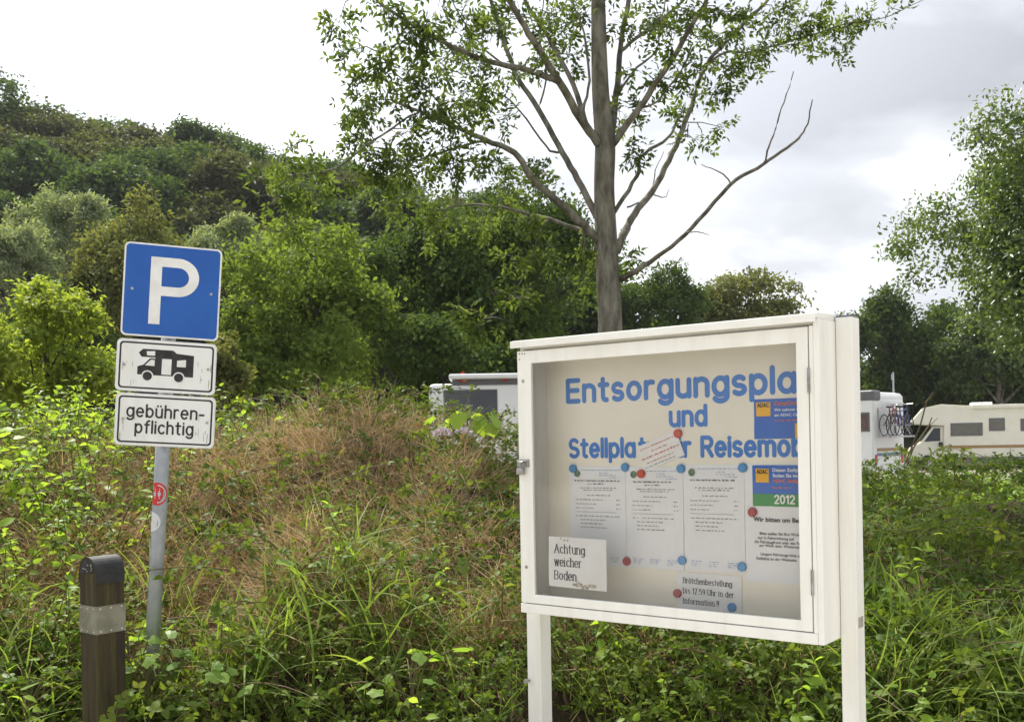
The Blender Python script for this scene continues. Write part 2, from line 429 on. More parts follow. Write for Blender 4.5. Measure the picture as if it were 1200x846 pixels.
def ribbon(bm, pts, nx, ny, off, z):
    """one pen stroke with an elliptic nib, laid flat in the x,z plane at y = off"""
    pts = [p for i, p in enumerate(pts) if i == 0 or (abs(p[0] - pts[i - 1][0]) + abs(p[1] - pts[i - 1][1])) > 1e-5]
    closed = len(pts) > 4 and math.hypot(pts[0][0] - pts[-1][0], pts[0][1] - pts[-1][1]) < 1e-4
    if closed: pts = pts[:-1]
    n = len(pts)
    L, Rr = [], []
    for i, (x, y) in enumerate(pts):
        if closed: a, b = pts[i - 1], pts[(i + 1) % n]
        else: a, b = pts[max(i - 1, 0)], pts[min(i + 1, n - 1)]
        tx, ty = b[0] - a[0], b[1] - a[1]
        q = math.hypot(tx, ty) or 1
        ux, uy = -ty / q, tx / q
        k = math.sqrt((nx * ux) ** 2 + (ny * uy) ** 2) or 1e-9
        ox, oy = nx * nx * ux / k, ny * ny * uy / k
        L.append((x + ox, y + oy)); Rr.append((x - ox, y - oy))
    def v(p): return bm.verts.new((p[0], off, p[1]))
    Lv, Rv = [v(p) for p in L], [v(p) for p in Rr]
    m = n if closed else n - 1
    for i in range(m):
        j = (i + 1) % n
        bm.faces.new((Lv[i], Rv[i], Rv[j], Lv[j]))
    if not closed:
        for i, s in ((0, -1), (n - 1, 1)):
            x, y = pts[i]
            a0 = math.atan2((L[i][1] - y) / ny, (L[i][0] - x) / nx)
            arc = [v((x + nx * math.cos(a0 - s * math.pi * k / 8), y + ny * math.sin(a0 - s * math.pi * k / 8))) for k in range(1, 8)]
            vs = [Lv[i]] + arc + [Rv[i]]
            bm.faces.new(vs)

def text_bm(bm, s, u0, v0, h, nib=0.07, nibv=None, u1=None, nfit=None, serif=False, gap=0.24, off=-0.0006, shear=0.0, rot=0.0, pitch=1.0):
    """text on the x,z plane facing -y; h cap height; u0..u1 the span of the first nfit letters"""
    nibv = nib if nibv is None else nibv
    x, spans, items = 0.0, [], []
    for ch in s:
        w, strokes = GL[ch]
        items.append((x, strokes)); spans.append((x, x + w))
        x += w + gap + (2 * nib if w == 0 and serif else 0)
    sx = h * pitch
    if u1 is not None:
        k = (nfit or len(s)) - 1
        sx = (u1 - u0 - 2 * nib * h) / (spans[k][1] - spans[0][0])
    c, sn = math.cos(rot), math.sin(rot)
    q = 0
    for x0, strokes in items:
        extra = []
        if serif:
            for st in strokes:
                for (pa, pb) in ((st[0], st[1]), (st[-1], st[-2])):
                    if abs(pa[0] - pb[0]) < .02 + .35 * abs(pa[1] - pb[1]) and abs(pa[1] - pb[1]) > .05 and min(abs(pa[1] - t) for t in (0, .72, 1, 1.02, -.28)) < .01:
                        lft = -.12; rgt = .02 if pa[1] in (.72, 1.02) else .12
                        extra.append([(pa[0] + lft, pa[1]), (pa[0] + rgt, pa[1])])
        for st in strokes + extra:
            P = []
            for (a, b) in st:
                xx = (x0 + a) * sx + nib * h + shear * b * h
                zz = b * h
                P.append((u0 + xx * c - zz * sn, v0 + xx * sn + zz * c))
            q += 1
            thin = st in extra
            ribbon(bm, P, (nibv if thin else nib) * h, nibv * h, off - (q % 7) * 0.00012, 0)
    return bm

def plain_text_bm(bm, s, u0, v0, h, bold=0.0, u1=None, off=-0.0006, rot=0.0):
    """small print with Blender's own built-in face"""
    cu = bpy.data.curves.new('t', 'FONT')
    cu.body = s; cu.size = 1.0; cu.offset = bold; cu.resolution_u = 3; cu.fill_mode = 'FRONT'
    ob = bpy.data.objects.new('t', cu); COL.objects.link(ob)
    dg = bpy.context.evaluated_depsgraph_get()
    me = bpy.data.meshes.new_from_object(ob.evaluated_get(dg))
    xs = [v.co.x for v in me.vertices]
    sx = h / 0.72
    if u1 is not None: sx = (u1 - u0) / max(max(xs) - min(xs), 1e-6)
    x_min = min(xs); c, sn = math.cos(rot), math.sin(rot)
    for v in me.vertices:
        a, b = (v.co.x - x_min) * sx, v.co.y * h / 0.72
        v.co = (u0 + a * c - b * sn, off, v0 + a * sn + b * c)
    bm.from_mesh(me)
    bpy.data.objects.remove(ob); bpy.data.meshes.remove(me); bpy.data.curves.remove(cu)
    return bm

def quad(bm, u0, u1, v0, v1, off):
    vs = [bm.verts.new(p) for p in ((u0, off, v0), (u1, off, v0), (u1, off, v1), (u0, off, v1))]
    bm.faces.new(vs)
    return bm
def disc(bm, u, v, r, off, n=20, sx=1.0):
    bm.faces.new([bm.verts.new((u + sx * r * math.cos(2 * math.pi * k / n), off, v + r * math.sin(2 * math.pi * k / n))) for k in range(n)])
    return bm

# ================================================================== SETTING
def bank_top(X):
    return np.interp(X, [-9, -5, -4, -2.2, -1.35, -0.8, -0.4, 0.2, 1.45, 3.0, 4.4, 8], [1.70, 1.75, 1.80, 1.88, 1.98, 1.88, 1.84, 1.66, 1.36, 1.25, 1.27, 1.3])
def canopy(X, Y):
    """height of the top of the growth on the bank"""
    X = np.asarray(X, float); Y = np.asarray(Y, float)
    t = np.clip((Y - 3.9) / 4.6, 0, 1)
    t2 = t ** 0.92
    z = 0.40 + (bank_top(X) - 0.40) * t2
    b = np.clip((Y - 9.0) / 3.0, 0, 1); b = b * b * (3 - 2 * b)
    z = z * (1 - b) + 0.25 * b
    lump = (vnoise(X * 1.1 + 3, Y * 1.1, 1) - .5) * 0.46 + (vnoise(X * 2.7, Y * 2.7 + 9, 2) - .5) * 0.34 + (vnoise(X * 6, Y * 6, 3) - .5) * 0.18
    front = np.clip((Y - 3.5) / 0.9, 0, 1)
    return z * (0.25 + 0.75 * front) + lump * np.clip((Y - 3.6) / 1.2, 0.2, 1) * np.where(Y > 7.5, np.clip((9.6 - Y) / 2.1, .45, 1), 1)
def bank_z(X, Y):
    return np.maximum(canopy(X, Y) - 0.38, 0.0)

def sheet(name, x0, x1, y0, y1, z, mat, nx=1, ny=1, fn=None):
    xs, ys = np.linspace(x0, x1, nx + 1), np.linspace(y0, y1, ny + 1)
    XX, YY = np.meshgrid(xs, ys)
    ZZ = np.full_like(XX, z) if fn is None else fn(XX, YY)
    V = np.stack([XX.ravel(), YY.ravel(), ZZ.ravel()], 1)
    i = np.arange(nx)[None, :] + np.arange(ny)[:, None] * (nx + 1)
    i = i.ravel()
    Q = np.stack([i, i + 1, i + nx + 2, i + nx + 1], 1)
    o = link_mesh(name, arr_mesh(name, V, Q), mat)
    o['kind'] = 'structure'
    return o
sheet('ground', -1500, 1500, -1500, 1500, -0.004, 'ground_grass')
sheet('car_park', -30, 60, 13, 60, 0.004, 'gravel')
sheet('path', -30, 30, -14, 3.35, 0.006, 'paving')
sheet('bank', -14, 14, 3.3, 13.0, 0, 'soil', 170, 80, lambda X, Y: bank_z(X, Y) + 0.002)

def hill_z(X, Y):
    crest = np.interp(X, [-140, -60, -45, -34, -27, -14, 2, 25, 60], [20.8, 20.8, 20.4, 19.6, 18.0, 15.6, 11.2, 4, 0])
    t = np.clip((Y - 42) / 44, 0, 1); t = t * t * (3 - 2 * t)
    return crest * t + (vnoise(X * .06, Y * .06, 5) - .5) * 3 * t
sheet('hill', -150, 60, 42, 220, 0, 'hill_floor', 60, 50, lambda X, Y: hill_z(X, Y) - 0.05)

# ================================================================== NOTICE BOARD
BW, BZ0, BZ1, BD = 1.214, 0.930, 1.982, 0.185
B_ANG = math.atan2(-0.606, 0.795)
B_LOC = Vector((0.024, 3.936, 0))
B_M = Matrix.Translation(B_LOC) @ Matrix.Rotation(B_ANG, 4, 'Z')
B_INV = B_M.inverted()
def bp(px, py, D):
    """pixel -> (x, z) on the board's plane at depth D"""
    o = B_INV @ Vector((0, 0, CAM_Z)); d = B_INV.to_3x3() @ ray(px, py)
    t = (D - o.y) / d.y
    p = o + d * t
    return p.x, p.z
board = empty('notice_board', B_LOC, (0, 0, B_ANG))
tag(board, 'white metal notice board with glass door standing on two posts', 'notice board')
BACK = 0.170
back = bm_obj('back_panel', nbox(0.02, BW - 0.02, BACK + .005, BD, BZ0 + .018, BZ1 - .018), 'case_back', board)
bm_obj('pin_panel', nbox(bp(657, 560, BACK)[0], BW - .03, BACK, BACK + .0048, BZ0 + .022, BZ1 - .022, bev=.0012), 'case_back', board)
bm_obj('side_panel', nbox(0.0, 0.0198, 0.024, BD, BZ0, BZ1 - .001, bev=.003), 'case_paint', board)
bm_obj('side_panel', nbox(BW - .0198, BW, 0.0, BD + .002, BZ0, BZ1 - .001, bev=.003), 'case_paint', board)
bm_obj('bottom_panel', nbox(0.0199, BW - .02, 0.024, BD - .002, BZ0, BZ0 + .0178), 'case_paint', board)
bm_obj('top_panel', nbox(0.0199, BW - .02, 0.024, BD - .002, BZ1 - .0178, BZ1 - .002), 'case_paint', board)
bm_obj('lower_lip', nbox(0.0, BW - .02, -0.002, 0.0238, BZ0, BZ0 + .036, bev=.003), 'case_paint', board)
bm_obj('inner_lip', nbox(0.0202, 0.0222, 0.060, 0.092, BZ0 + .02, BZ1 - .02), 'case_paint', board)
bm_obj('hinge_strip', nbox(BW - .034, BW - .0199, 0.001, 0.0238, BZ0 + .0365, BZ1 - .024, bev=.002), 'case_paint', board)
# folded roof cap with a small overhang
bm = bmesh.new()
prof = [(-.020, BZ1 - .014), (-.020, BZ1 + .012), (.0, BZ1 + .016), (BD + .02, BZ1 + .026), (BD + .02, BZ1 - .008), (BD + .016, BZ1 - .008), (BD + .016, BZ1 + .0), (-.016, BZ1 + .0), (-.016, BZ1 - .014)]
a = [bm.verts.new((-.016, y, z)) for y, z in prof]; b = [bm.verts.new((BW - .004, y, z)) for y, z in prof]
bm.faces.new(a); bm.faces.new(b[::-1])
for i in range(len(prof)):
    j = (i + 1) % len(prof)
    bm.faces.new((a[i], b[i], b[j], a[j]))
bmesh.ops.recalc_face_normals(bm, faces=bm.faces[:])
bm_obj('roof_cap', bm, 'roof_paint', board)
# glazed door
DZ0, DZ1, DX0, DX1 = BZ0 + .0395, BZ1 - .026, 0.002, BW - .0375
bm = bmesh.new()
box(bm, DX0, DX0 + .066, 0, .022, DZ0, DZ1, bev=.003)
box(bm, DX1 - .040, DX1, 0, .022, DZ0, DZ1, bev=.003)
box(bm, DX0 + .064, DX1 - .038, 0.0006, .0215, DZ0, DZ0 + .035, bev=.003)
box(bm, DX0 + .064, DX1 - .038, 0.0006, .0215, DZ1 - .050, DZ1, bev=.003)
door = bm_obj('door', bm, 'case_paint', board)
bm_obj('glass_pane', nbox(DX0 + .06, DX1 - .035, .0120, .0150, DZ0 + .03, DZ1 - .04), 'pane_glass', door)
for z in (BZ0 + .20, BZ1 - .20):
    bm = bmesh.new(); tube(bm, [(DX1 + .0018, -.002, z - .04), (DX1 + .0018, -.002, z - .008)], .0045, 10)
    tube(bm, [(DX1 + .0018, -.002, z - .007), (DX1 + .0018, -.002, z + .04)], .0045, 10)
    bm_obj('hinge', bm, 'steel', door)
for z in (DZ1 - .118, DZ0 + .14):
    bm = bmesh.new(); tube(bm, [(.030, -.002, z), (.030, .002, z)], .0065, 12)
    bm_obj('screw', bm, 'steel', door)
for dx, dz in ((.012, .010), (.012, .032), (.026, .010), (.038, .012)):
    bm = bmesh.new(); tube(bm, [(DX0 + dx, -.001, DZ1 - dz), (DX0 + dx, .002, DZ1 - dz)], .0026, 8)
    bm_obj('rivet', bm, 'seam_dark', door)
# hasp on the left edge
hx, hz = bp(612, 546, -0.01)
hasp = bm_obj('hasp', nbox(hx - .030, hx + .028, -.006, -.0005, hz - .004, hz + .026, bev=.0015), 'steel', door)
bm = bmesh.new(); tube(bm, [(hx - .012, -.004, hz + .016), (hx - .012, -.020, hz + .016), (hx + .008, -.020, hz + .016), (hx + .008, -.004, hz + .016)], .0032, 8)
bm_obj('staple', bm, 'steel', hasp)
# posts
post_y0, post_y1 = 0.150, 0.226
for x0, x1, s in ((-.086, -.018, 0), (BW + .001, BW + .056, 1)):
    top = BZ1 + (.012 if s else -.02)
    p = bm_obj('post', nbox(x0, x1, post_y0, post_y1, 0.0, top, bev=.004), 'case_paint', board)
    bm_obj('post_cap', nbox(x0 + .002, x1 - .002, post_y0 + .002, post_y1 - .002, top + .0003, top + .006, bev=.001), 'van_grey', p)
    bm_obj('bracket', nbox(*((-.020, -.0005) if s == 0 else (BW - .0, BW + .001)), post_y0 + .004, post_y1 - .004, 1.2, 1.26), 'steel', p)
    if s:
        bm_obj('sticker', nbox(x1, x1 + .0008, post_y0 + .012, post_y0 + .060, .965, 1.00), 'grime', p)
    else:
        zz = bp(622, 797, post_y0)[1]
        bm = bmesh.new(); tube(bm, [(x0 + .008, post_y0 - .026, zz), (x0 + .008, post_y0 + .002, zz)], .006, 8)
        tube(bm, [(x0 + .008, post_y0 - .028, zz), (x0 + .008, post_y0 - .022, zz)], .010, 6)
        bm_obj('bolt', bm, 'steel', p)

# big blue lettering printed on the back panel
def span(pa, pb, D):
    (u0, v0), (u1, v1) = bp(*pa, D), bp(*pb, D)
    return u0, u1, v0
bm = bmesh.new()
h_e = bp(668, 446, BACK)[1] - bp(668, 474, BACK)[1]
u0, u1, v0 = span((663.5, 473), (934, 465), BACK)
text_bm(bm, 'Entsorgungsplatz', u0, v0 + .008, h_e * .86, nib=.120, u1=u1, nfit=14, gap=.265, off=BACK - .0008)
bm_obj('lettering', bm, 'print_blue', back)
bm = bmesh.new()
u0, u1, v0 = span((784, 500.5), (829.5, 500.5), BACK)
text_bm(bm, 'und', u0, v0 + .006, .067, nib=.120, u1=u1, gap=.26, off=BACK - .0008)
bm_obj('lettering', bm, 'print_blue', back)
bm = bmesh.new()
u0, u1, v0 = span((666.5, 537), (745.5, 537), BACK)
h_s = .066
text_bm(bm, 'Stellpla', u0, v0 + .007, h_s, nib=.120, u1=u1, gap=.26, off=BACK - .0008)
u0b, u1b, _ = span((748, 537), (811, 537), BACK)
text_bm(bm, 'tz f\u00fcr', u0b, v0 + .007, h_s, nib=.120, u1=u1b, gap=.26, off=BACK - .0008)
bm_obj('lettering', bm, 'print_blue', back); bm = bmesh.new()
u0b, u1b, _ = span((821, 537), (927, 537), BACK)
text_bm(bm, 'Reisemobile', u0b, v0 + .007, h_s, nib=.120, u1=u1b, nfit=7, gap=.26, off=BACK - .0008)
bm_obj('lettering', bm, 'print_blue', back)

def flat_thing(name, label, cat, u0, u1, v0, v1, D, mat, thick=.0012, rot=0.0, group=None):
    """a paper or card lying against the plane y = D (its back), origin at its lower left corner"""
    e = empty(name)
    e.matrix_world = B_M @ Matrix.Translation((u0, D - thick, v0)) @ Matrix.Rotation(-rot, 4, 'Y')
    tag(e, label, cat, group)
    w, h = u1 - u0, v1 - v0
    # slightly waved sheet
    bm = bmesh.new()
    nx, nz = 8, 6
    fr = [[bm.verts.new((w * i / nx, -.0010 * (1 + math.sin(i * 1.3 + j * .9 + len(label))) * (.4 if j in (0, nz) else 1) * thick / .0012, h * j / nz)) for i in range(nx + 1)] for j in range(nz + 1)]
    bk = [[bm.verts.new((v.co.x, thick * .6, v.co.z)) for v in row] for row in fr]
    for j in range(nz):
        for i in range(nx):
            bm.faces.new((fr[j][i], fr[j][i + 1], fr[j + 1][i + 1], fr[j + 1][i]))
            bm.faces.new((bk[j][i], bk[j + 1][i], bk[j + 1][i + 1], bk[j][i + 1]))
    for i in range(nx):
        bm.faces.new((fr[0][i], bk[0][i], bk[0][i + 1], fr[0][i + 1])); bm.faces.new((fr[nz][i], fr[nz][i + 1], bk[nz][i + 1], bk[nz][i]))
    for j in range(nz):
        bm.faces.new((fr[j][0], fr[j + 1][0], bk[j + 1][0], bk[j][0])); bm.faces.new((fr[j][nx], bk[j][nx], bk[j + 1][nx], fr[j + 1][nx]))
    bm_obj('sheet', bm, mat, e, smooth=False)
    return e, w, h

rg = random.Random(3)
def word_bars(bm, u0, u1, v, h, off=-.0034, fill=.8):
    """a line of print too small to read: word-length dashes"""
    x = u0
    while x < u1 - .002:
        L = min(rg.uniform(.006, .020), u1 - x)
        for k in range(max(1, int(L / .0032))):
            hh = h * rg.choice((.55, .6, .62, .8, .85))
            quad(bm, x + k * .0032, min(x + k * .0032 + .0032 * fill, u1), v, v + hh, off)
        x += L + .0035

def px_sheet(l, t, r_, b, D=BACK):
    (u0, _), (u1, _) = bp(l, (t + b) / 2, D), bp(r_, (t + b) / 2, D)
    v1 = bp((l + r_) / 2, t, D)[1]; v0 = bp((l + r_) / 2, b, D)[1]
    return u0, u1, v0, v1

sheets = [((668.5, 546, 734, 662), 'white printed price sheet hanging leftmost in the row of three', 0, .0016),
          ((734.5, 547, 801.5, 666), 'white printed price sheet in the middle of the row of three', 1, .0022),
          ((802.0, 544, 873, 669.5), 'white printed price sheet on the right of the row of three', 2, .0016)]
for (l_, t_, r_, b_), lab, kx, th in sheets:
    u0, u1, v0, v1 = px_sheet(l_, t_, r_, b_)
    e, w, h = flat_thing('price_sheet', lab, 'sheet', u0, u1, v0, v1, BACK, 'paper', th, group='price sheets held by magnets')
    bm = bmesh.new(); disc(bm, w * .15, h * .925, .014, -.0046)
    bm_obj('logo', bm, 'logo_green', e)
    bm = bmesh.new()
    word_bars(bm, w * .22, w * .93, h * .955, .0042)
    for q, (a0, a1) in enumerate(((.55, .70), (.55, .86), (.72, .92))): word_bars(bm, w * a0, w * a1, h * (.925 - q * .022), .0042)
    for a0 in (.12, .42, .72):
        for q in range(3): word_bars(bm, w * a0, w * (a0 + .18 - .03 * q), h * (.085 - q * .02), .0042)
    bm_obj('letterhead', bm, 'ink_blue', e)['kind'] = 'stuff'
    bm = bmesh.new()
    word_bars(bm, w * (.10, .14, .12)[kx], w * (.92, .84, .88)[kx], h * .845, .0075, -.0036, .7)
    if kx < 2: word_bars(bm, w * .34, w * .62, h * .815, .006)
    bm_obj('heading', bm, 'ink_soft', e)['kind'] = 'stuff'
    bm = bmesh.new()
    for q, (a0, a1) in enumerate(((.20, .86), (.26, .78))): word_bars(bm, w * a0, w * a1, h * (.775 - q * .022), .0055)
    word_bars(bm, w * .32, w * .74, h * .70, .0055)
    for q in range(3):
        word_bars(bm, w * .12, w * (.62, .5, .44)[q], h * (.655 - q * .042), .005); word_bars(bm, w * .84, w * .92, h * (.655 - q * .042), .005)
    quad(bm, w * .12, w * .84, h * .535, h * .5385, -.0036)
    for q in range(4):
        word_bars(bm, w * (.12, .2, .2, .2)[q], w * (.9, .66, .6, .68)[q], h * (.49 - q * .038), .0055)
    bm_obj('print', bm, 'ink_grey', e)['kind'] = 'stuff'

# slip of paper pinned aslant over the lettering
p0, p1 = bp(757, 552, BACK), bp(803, 533, BACK)
ang = math.atan2(p1[1] - p0[1], p1[0] - p0[0])
wl_ = math.hypot(p1[0] - p0[0], p1[1] - p0[1])
e, w, h = flat_thing('paper_slip', 'white slip with red print pinned aslant over the blue lettering', 'note', p0[0], p0[0] + wl_, p0[1], p0[1] + .098, BACK - .003, 'paper_note', .0014, rot=ang)
bm = bmesh.new()
for q, (a0, a1, hh) in enumerate(((.05, .9, .006), (.3, .7, .005), (.02, .98, .007), (.1, .8, .005))):
    word_bars(bm, w * a0, w * a1, h * (.80 - q * .19), hh, -.0034)
bm_obj('print', bm, 'ink_red', e)['kind'] = 'stuff'
bm = bmesh.new(); word_bars(bm, w * .02, w * .8, h * .08, .005, -.0034); bm_obj('print', bm, 'ink_grey', e)['kind'] = 'stuff'

# blue card, upper right
u0, u1, v0, v1 = px_sheet(884, 467, 938, 514)
u1 = u0 + 0.25
e, w, h = flat_thing('information_card', 'blue card with yellow square hanging right of the word und', 'card', u0, u1, v0, v1, BACK, 'card_blue', .0016)
def cu_(px, py):   # pixel -> card coordinates
    x, z = bp(px, py, BACK); return x - u0, z - v0
(xa, za), (xb, zb) = cu_(887, 488), cu_(903.5, 471)
bm = quad(bmesh.new(), xa, xb, za, zb, -.0042); y1 = bm_obj('emblem', bm, 'card_yellow', e)
bm = text_bm(bmesh.new(), 'ADAC', xa + .004, zb - .017, .0135, nib=.11, u1=xb - .004, gap=.24, off=-.0048); bm_obj('lettering', bm, 'ink', y1)
xt, zt = cu_(908, 475)
bm = plain_text_bm(bmesh.new(), 'CampCard hier', xt, zt, .014, .02, off=-.0042); bm_obj('lettering', bm, 'card_orange', e)
bm = plain_text_bm(bmesh.new(), 'Wir nehmen teil', xt, cu_(908, 482)[1], .0105, .015, off=-.0042)
plain_text_bm(bm, 'am ADAC CampCard', xt, cu_(908, 488)[1], .0105, .015, off=-.0042); bm_obj('lettering', bm, 'paper', e)
bm = bmesh.new(); word_bars(bm, xt, xt + .13, cu_(908, 493.5)[1], .005, -.0042); bm_obj('print', bm, 'card_orange', e)['kind'] = 'stuff'
(xa, za), (xb, zb) = cu_(932.5, 513.5), cu_(949, 495.5)
y2 = bm_obj('emblem', quad(bmesh.new(), xa, xb, max(za, .002), zb, -.0042), 'card_yellow', e)
bm = plain_text_bm(bmesh.new(), 'F', xa + .012, za + .02, .028, .02, off=-.0047); bm_obj('lettering', bm, 'ink', y2)

# big poster, lower right
u0, u1, v0, v1 = px_sheet(874, 543, 938, 683)
u1 = u0 + 0.285
e, w, h = flat_thing('poster', 'white poster headed by a blue and green block reading 2012', 'poster', u0, u1, v0, v1, BACK, 'paper', .0013)
(xa, za), (xb, zb) = cu_(883, 592.5), cu_(938, 545)
xb = w - .012
zg = cu_(905, 578.5)[1]
blk = bm_obj('header', quad(bmesh.new(), xa, xb, zg, zb, -.0036), 'card_blue', e)
bm_obj('header', quad(bmesh.new(), xa, xb, za, zg, -.0036), 'card_green', e)
(ya, yz), (yb, yt) = cu_(886.5, 565), cu_(901.5, 549)
yb_ = bm_obj('emblem', quad(bmesh.new(), ya, yb, yz, yt, -.0042), 'card_yellow', e)
bm = text_bm(bmesh.new(), 'ADAC', ya + .003, yt - .017, .013, nib=.11, u1=yb - .003, gap=.24, off=-.0048); bm_obj('lettering', bm, 'ink', yb_)
xt = cu_(906, 553)[0]
bm = plain_text_bm(bmesh.new(), 'Diesen Stellplatz', xt, cu_(906, 552.5)[1], .0125, .02, off=-.0042)
bm_obj('lettering', bm, 'paper_note', e); bm = bmesh.new()
plain_text_bm(bm, 'finden Sie im', xt, cu_(906, 559)[1], .0125, .02, off=-.0042)
bm_obj('lettering', bm, 'paper_note', e); bm = bmesh.new()
text_bm(bm, '2012', cu_(908, 590)[0], cu_(908, 590)[1] + .002, .027, nib=.10, u1=cu_(932.5, 590)[0], gap=.26, off=-.0042)
bm_obj('lettering', bm, 'paper_note', e)
bm = plain_text_bm(bmesh.new(), 'ADAC Stellplatz', xt, cu_(906, 565)[1], .0125, .02, off=-.0042)
word_bars(bm, xt, xt + .07, cu_(906, 572)[1], .006, -.0042); bm_obj('lettering', bm, 'card_orange', e)
bm = plain_text_bm(bmesh.new(), 'Wir bitten um Beachtung', cu_(883.5, 610)[0], cu_(883.5, 610.5)[1], .0165, .022, off=-.0042)
bm_obj('lettering', bm, 'ink', e)
bm = bmesh.new()
for q, (s, py, pxl) in enumerate((('Bitte stellen Sie Ihre Wohnmobile', 626, 891), ('nur in Fahrtrichtung auf', 631, 889), ('die Fahrzeugfront oder das Fahr', 635.6, 885), ('zur Wald- bzw. Wiesenseite', 640, 890.5),
                                  ('L\u00e4ngere Fahrzeuge bitte an', 650, 892), ('Stellplatz an der Waldseite', 655, 887))):
    plain_text_bm(bm, s, cu_(pxl, py)[0], cu_(pxl, py)[1], .0098, .012, off=-.0042)
bm_obj('print', bm, 'ink', e)['kind'] = 'stuff'

# bread-roll note
u0, u1, v0, v1 = px_sheet(794, 671.5, 869.5, 718)
e, w, h = flat_thing('bread_note', 'small white note about ordering bread rolls, low in the case', 'note', u0, u1, v0, v1, BACK - .002, 'paper_note', .0014, rot=R(-.6))
bm = bmesh.new()
for s, k, b in (('Br\u00f6tchenbestellung', .72, .86), ('bis 17.59 Uhr in der', .46, .89), ('Information !!', .20, .66)):
    text_bm(bm, s, w * .10, h * k, .0195, nib=.064, nibv=.042, u1=w * b, serif=True, gap=.25, off=-.0036)
bm_obj('lettering', bm, 'ink', e)['kind'] = 'stuff'

# soft-ground note taped behind the glass
GL_D = .0300
(u0, v0), (u1, _) = bp(643.5, 686, GL_D - .012), bp(711, 689, GL_D - .012)
v1 = bp(644, 628, GL_D - .012)[1]
e, w, h = flat_thing('ground_note', 'white note warning of soft ground taped inside the glass', 'note', u0, u1, v0, v1, .0192, 'paper_note', .0010, rot=R(-.8))
bm = bmesh.new()
for s, k, b in (('Achtung', .68, .64), ('weicher', .42, .58), ('Boden', .15, .49)):
    text_bm(bm, s, w * .10, h * k, .033, nib=.066, nibv=.034, u1=w * b, serif=True, gap=.25, off=-.0024)
bm_obj('lettering', bm, 'ink', e)
bm = bmesh.new()
for q in range(9): disc(bm, w * (.47 + .045 * q + rg.uniform(-.02, .02)), h * rg.uniform(.03, .09), rg.uniform(.004, .009), -.0025 - q * .00005, 9, sx=1.5)
for q in range(3): disc(bm, w * (.22 + .06 * q), h * rg.uniform(.93, .97), .004, -.0025 - q * .00005, 8)
disc(bm, w * .52, h * .10, .009, -.0032, 9)
bm_obj('stain', bm, 'stain', e)['kind'] = 'stuff'

# round magnets
mag_mesh = {}
def magnet(px, py, kind, label):
    if kind not in mag_mesh:
        bm = bmesh.new()
        prof = [(.0001, -.0085), (.012, -.0085), (.0165, -.0075), (.0185, -.005), (.0190, 0), (.0190, .0035)]
        rings = [[bm.verts.new((r * math.cos(2 * math.pi * k / 24), y, r * math.sin(2 * math.pi * k / 24))) for k in range(24)] for r, y in prof]
        for a, b in zip(rings, rings[1:]):
            for k in range(24): bm.faces.new((a[k], a[(k + 1) % 24], b[(k + 1) % 24], b[k]))
        bm.faces.new(rings[-1][::-1])
        bmesh.ops.recalc_face_normals(bm, faces=bm.faces[:])
        me = bpy.data.meshes.new('magnet'); bm.to_mesh(me); bm.free()
        me.materials.append(MATS[kind]); mag_mesh[kind] = me
    o = bpy.data.objects.new('magnet', mag_mesh[kind]); COL.objects.link(o)
    x, z = bp(px, py, BACK - .01)
    o.matrix_world = B_M @ Matrix.Translation((x, BACK - .0078, z)) @ Matrix.Diagonal((.88, 1, .88, 1))
    tag(o, label, 'magnet', 'round magnets on the back panel')
for a in ((671, 549, 'magnet_blue', 'blue round magnet at the upper left corner of the leftmost price sheet'),
          (732, 547.5, 'magnet_blue', 'blue round magnet between the tops of left and middle price sheets'),
          (797.5, 549, 'magnet_blue', 'blue round magnet between the tops of middle and right price sheets'),
          (870, 548, 'magnet_blue', 'blue round magnet at the upper right corner of the right price sheet'),
          (799, 656.5, 'magnet_blue', 'blue round magnet between the bottoms of middle and right price sheets'),
          (869, 664, 'magnet_blue', 'blue round magnet at the lower right corner of the right price sheet'),
          (857.5, 711.5, 'magnet_blue', 'blue round magnet on the lower right of the bread roll note'),
          (794, 508, 'magnet_red', 'bright red magnet right below the word und'),
          (751, 555, 'magnet_red', 'bright red magnet at the lower end of the slanting slip'),
          (734, 657.5, 'magnet_dark_red', 'dark red magnet between the bottoms of left and middle price sheets'),
          (881.5, 600, 'magnet_dark_red', 'dark red magnet left of the poster heading, under the green band'),
          (793.5, 695, 'magnet_dark_red', 'dark red magnet on the left edge of the bread roll note')):
    magnet(*a)

# padlock hanging from the hasp
pl = empty('padlock'); pl.matrix_world = B_M @ Matrix.Translation((hx - .003, -.0175, hz - .030))
tag(pl, 'small steel padlock hanging at the left edge of the glass door', 'padlock')
bm_obj('body', nbox(-.017, .017, -.007, .007, -.004, .022, bev=.003), 'steel', pl)
bm = bmesh.new(); tube(bm, [(-.0105, 0, .02)] + [(.0105 * math.cos(R(t)), 0, .036 + .0105 * math.sin(R(t))) for t in range(180, -1, -20)] + [(.0105, 0, .02)], .0028, 8)
bm_obj('shackle', bm, 'steel', pl, True)

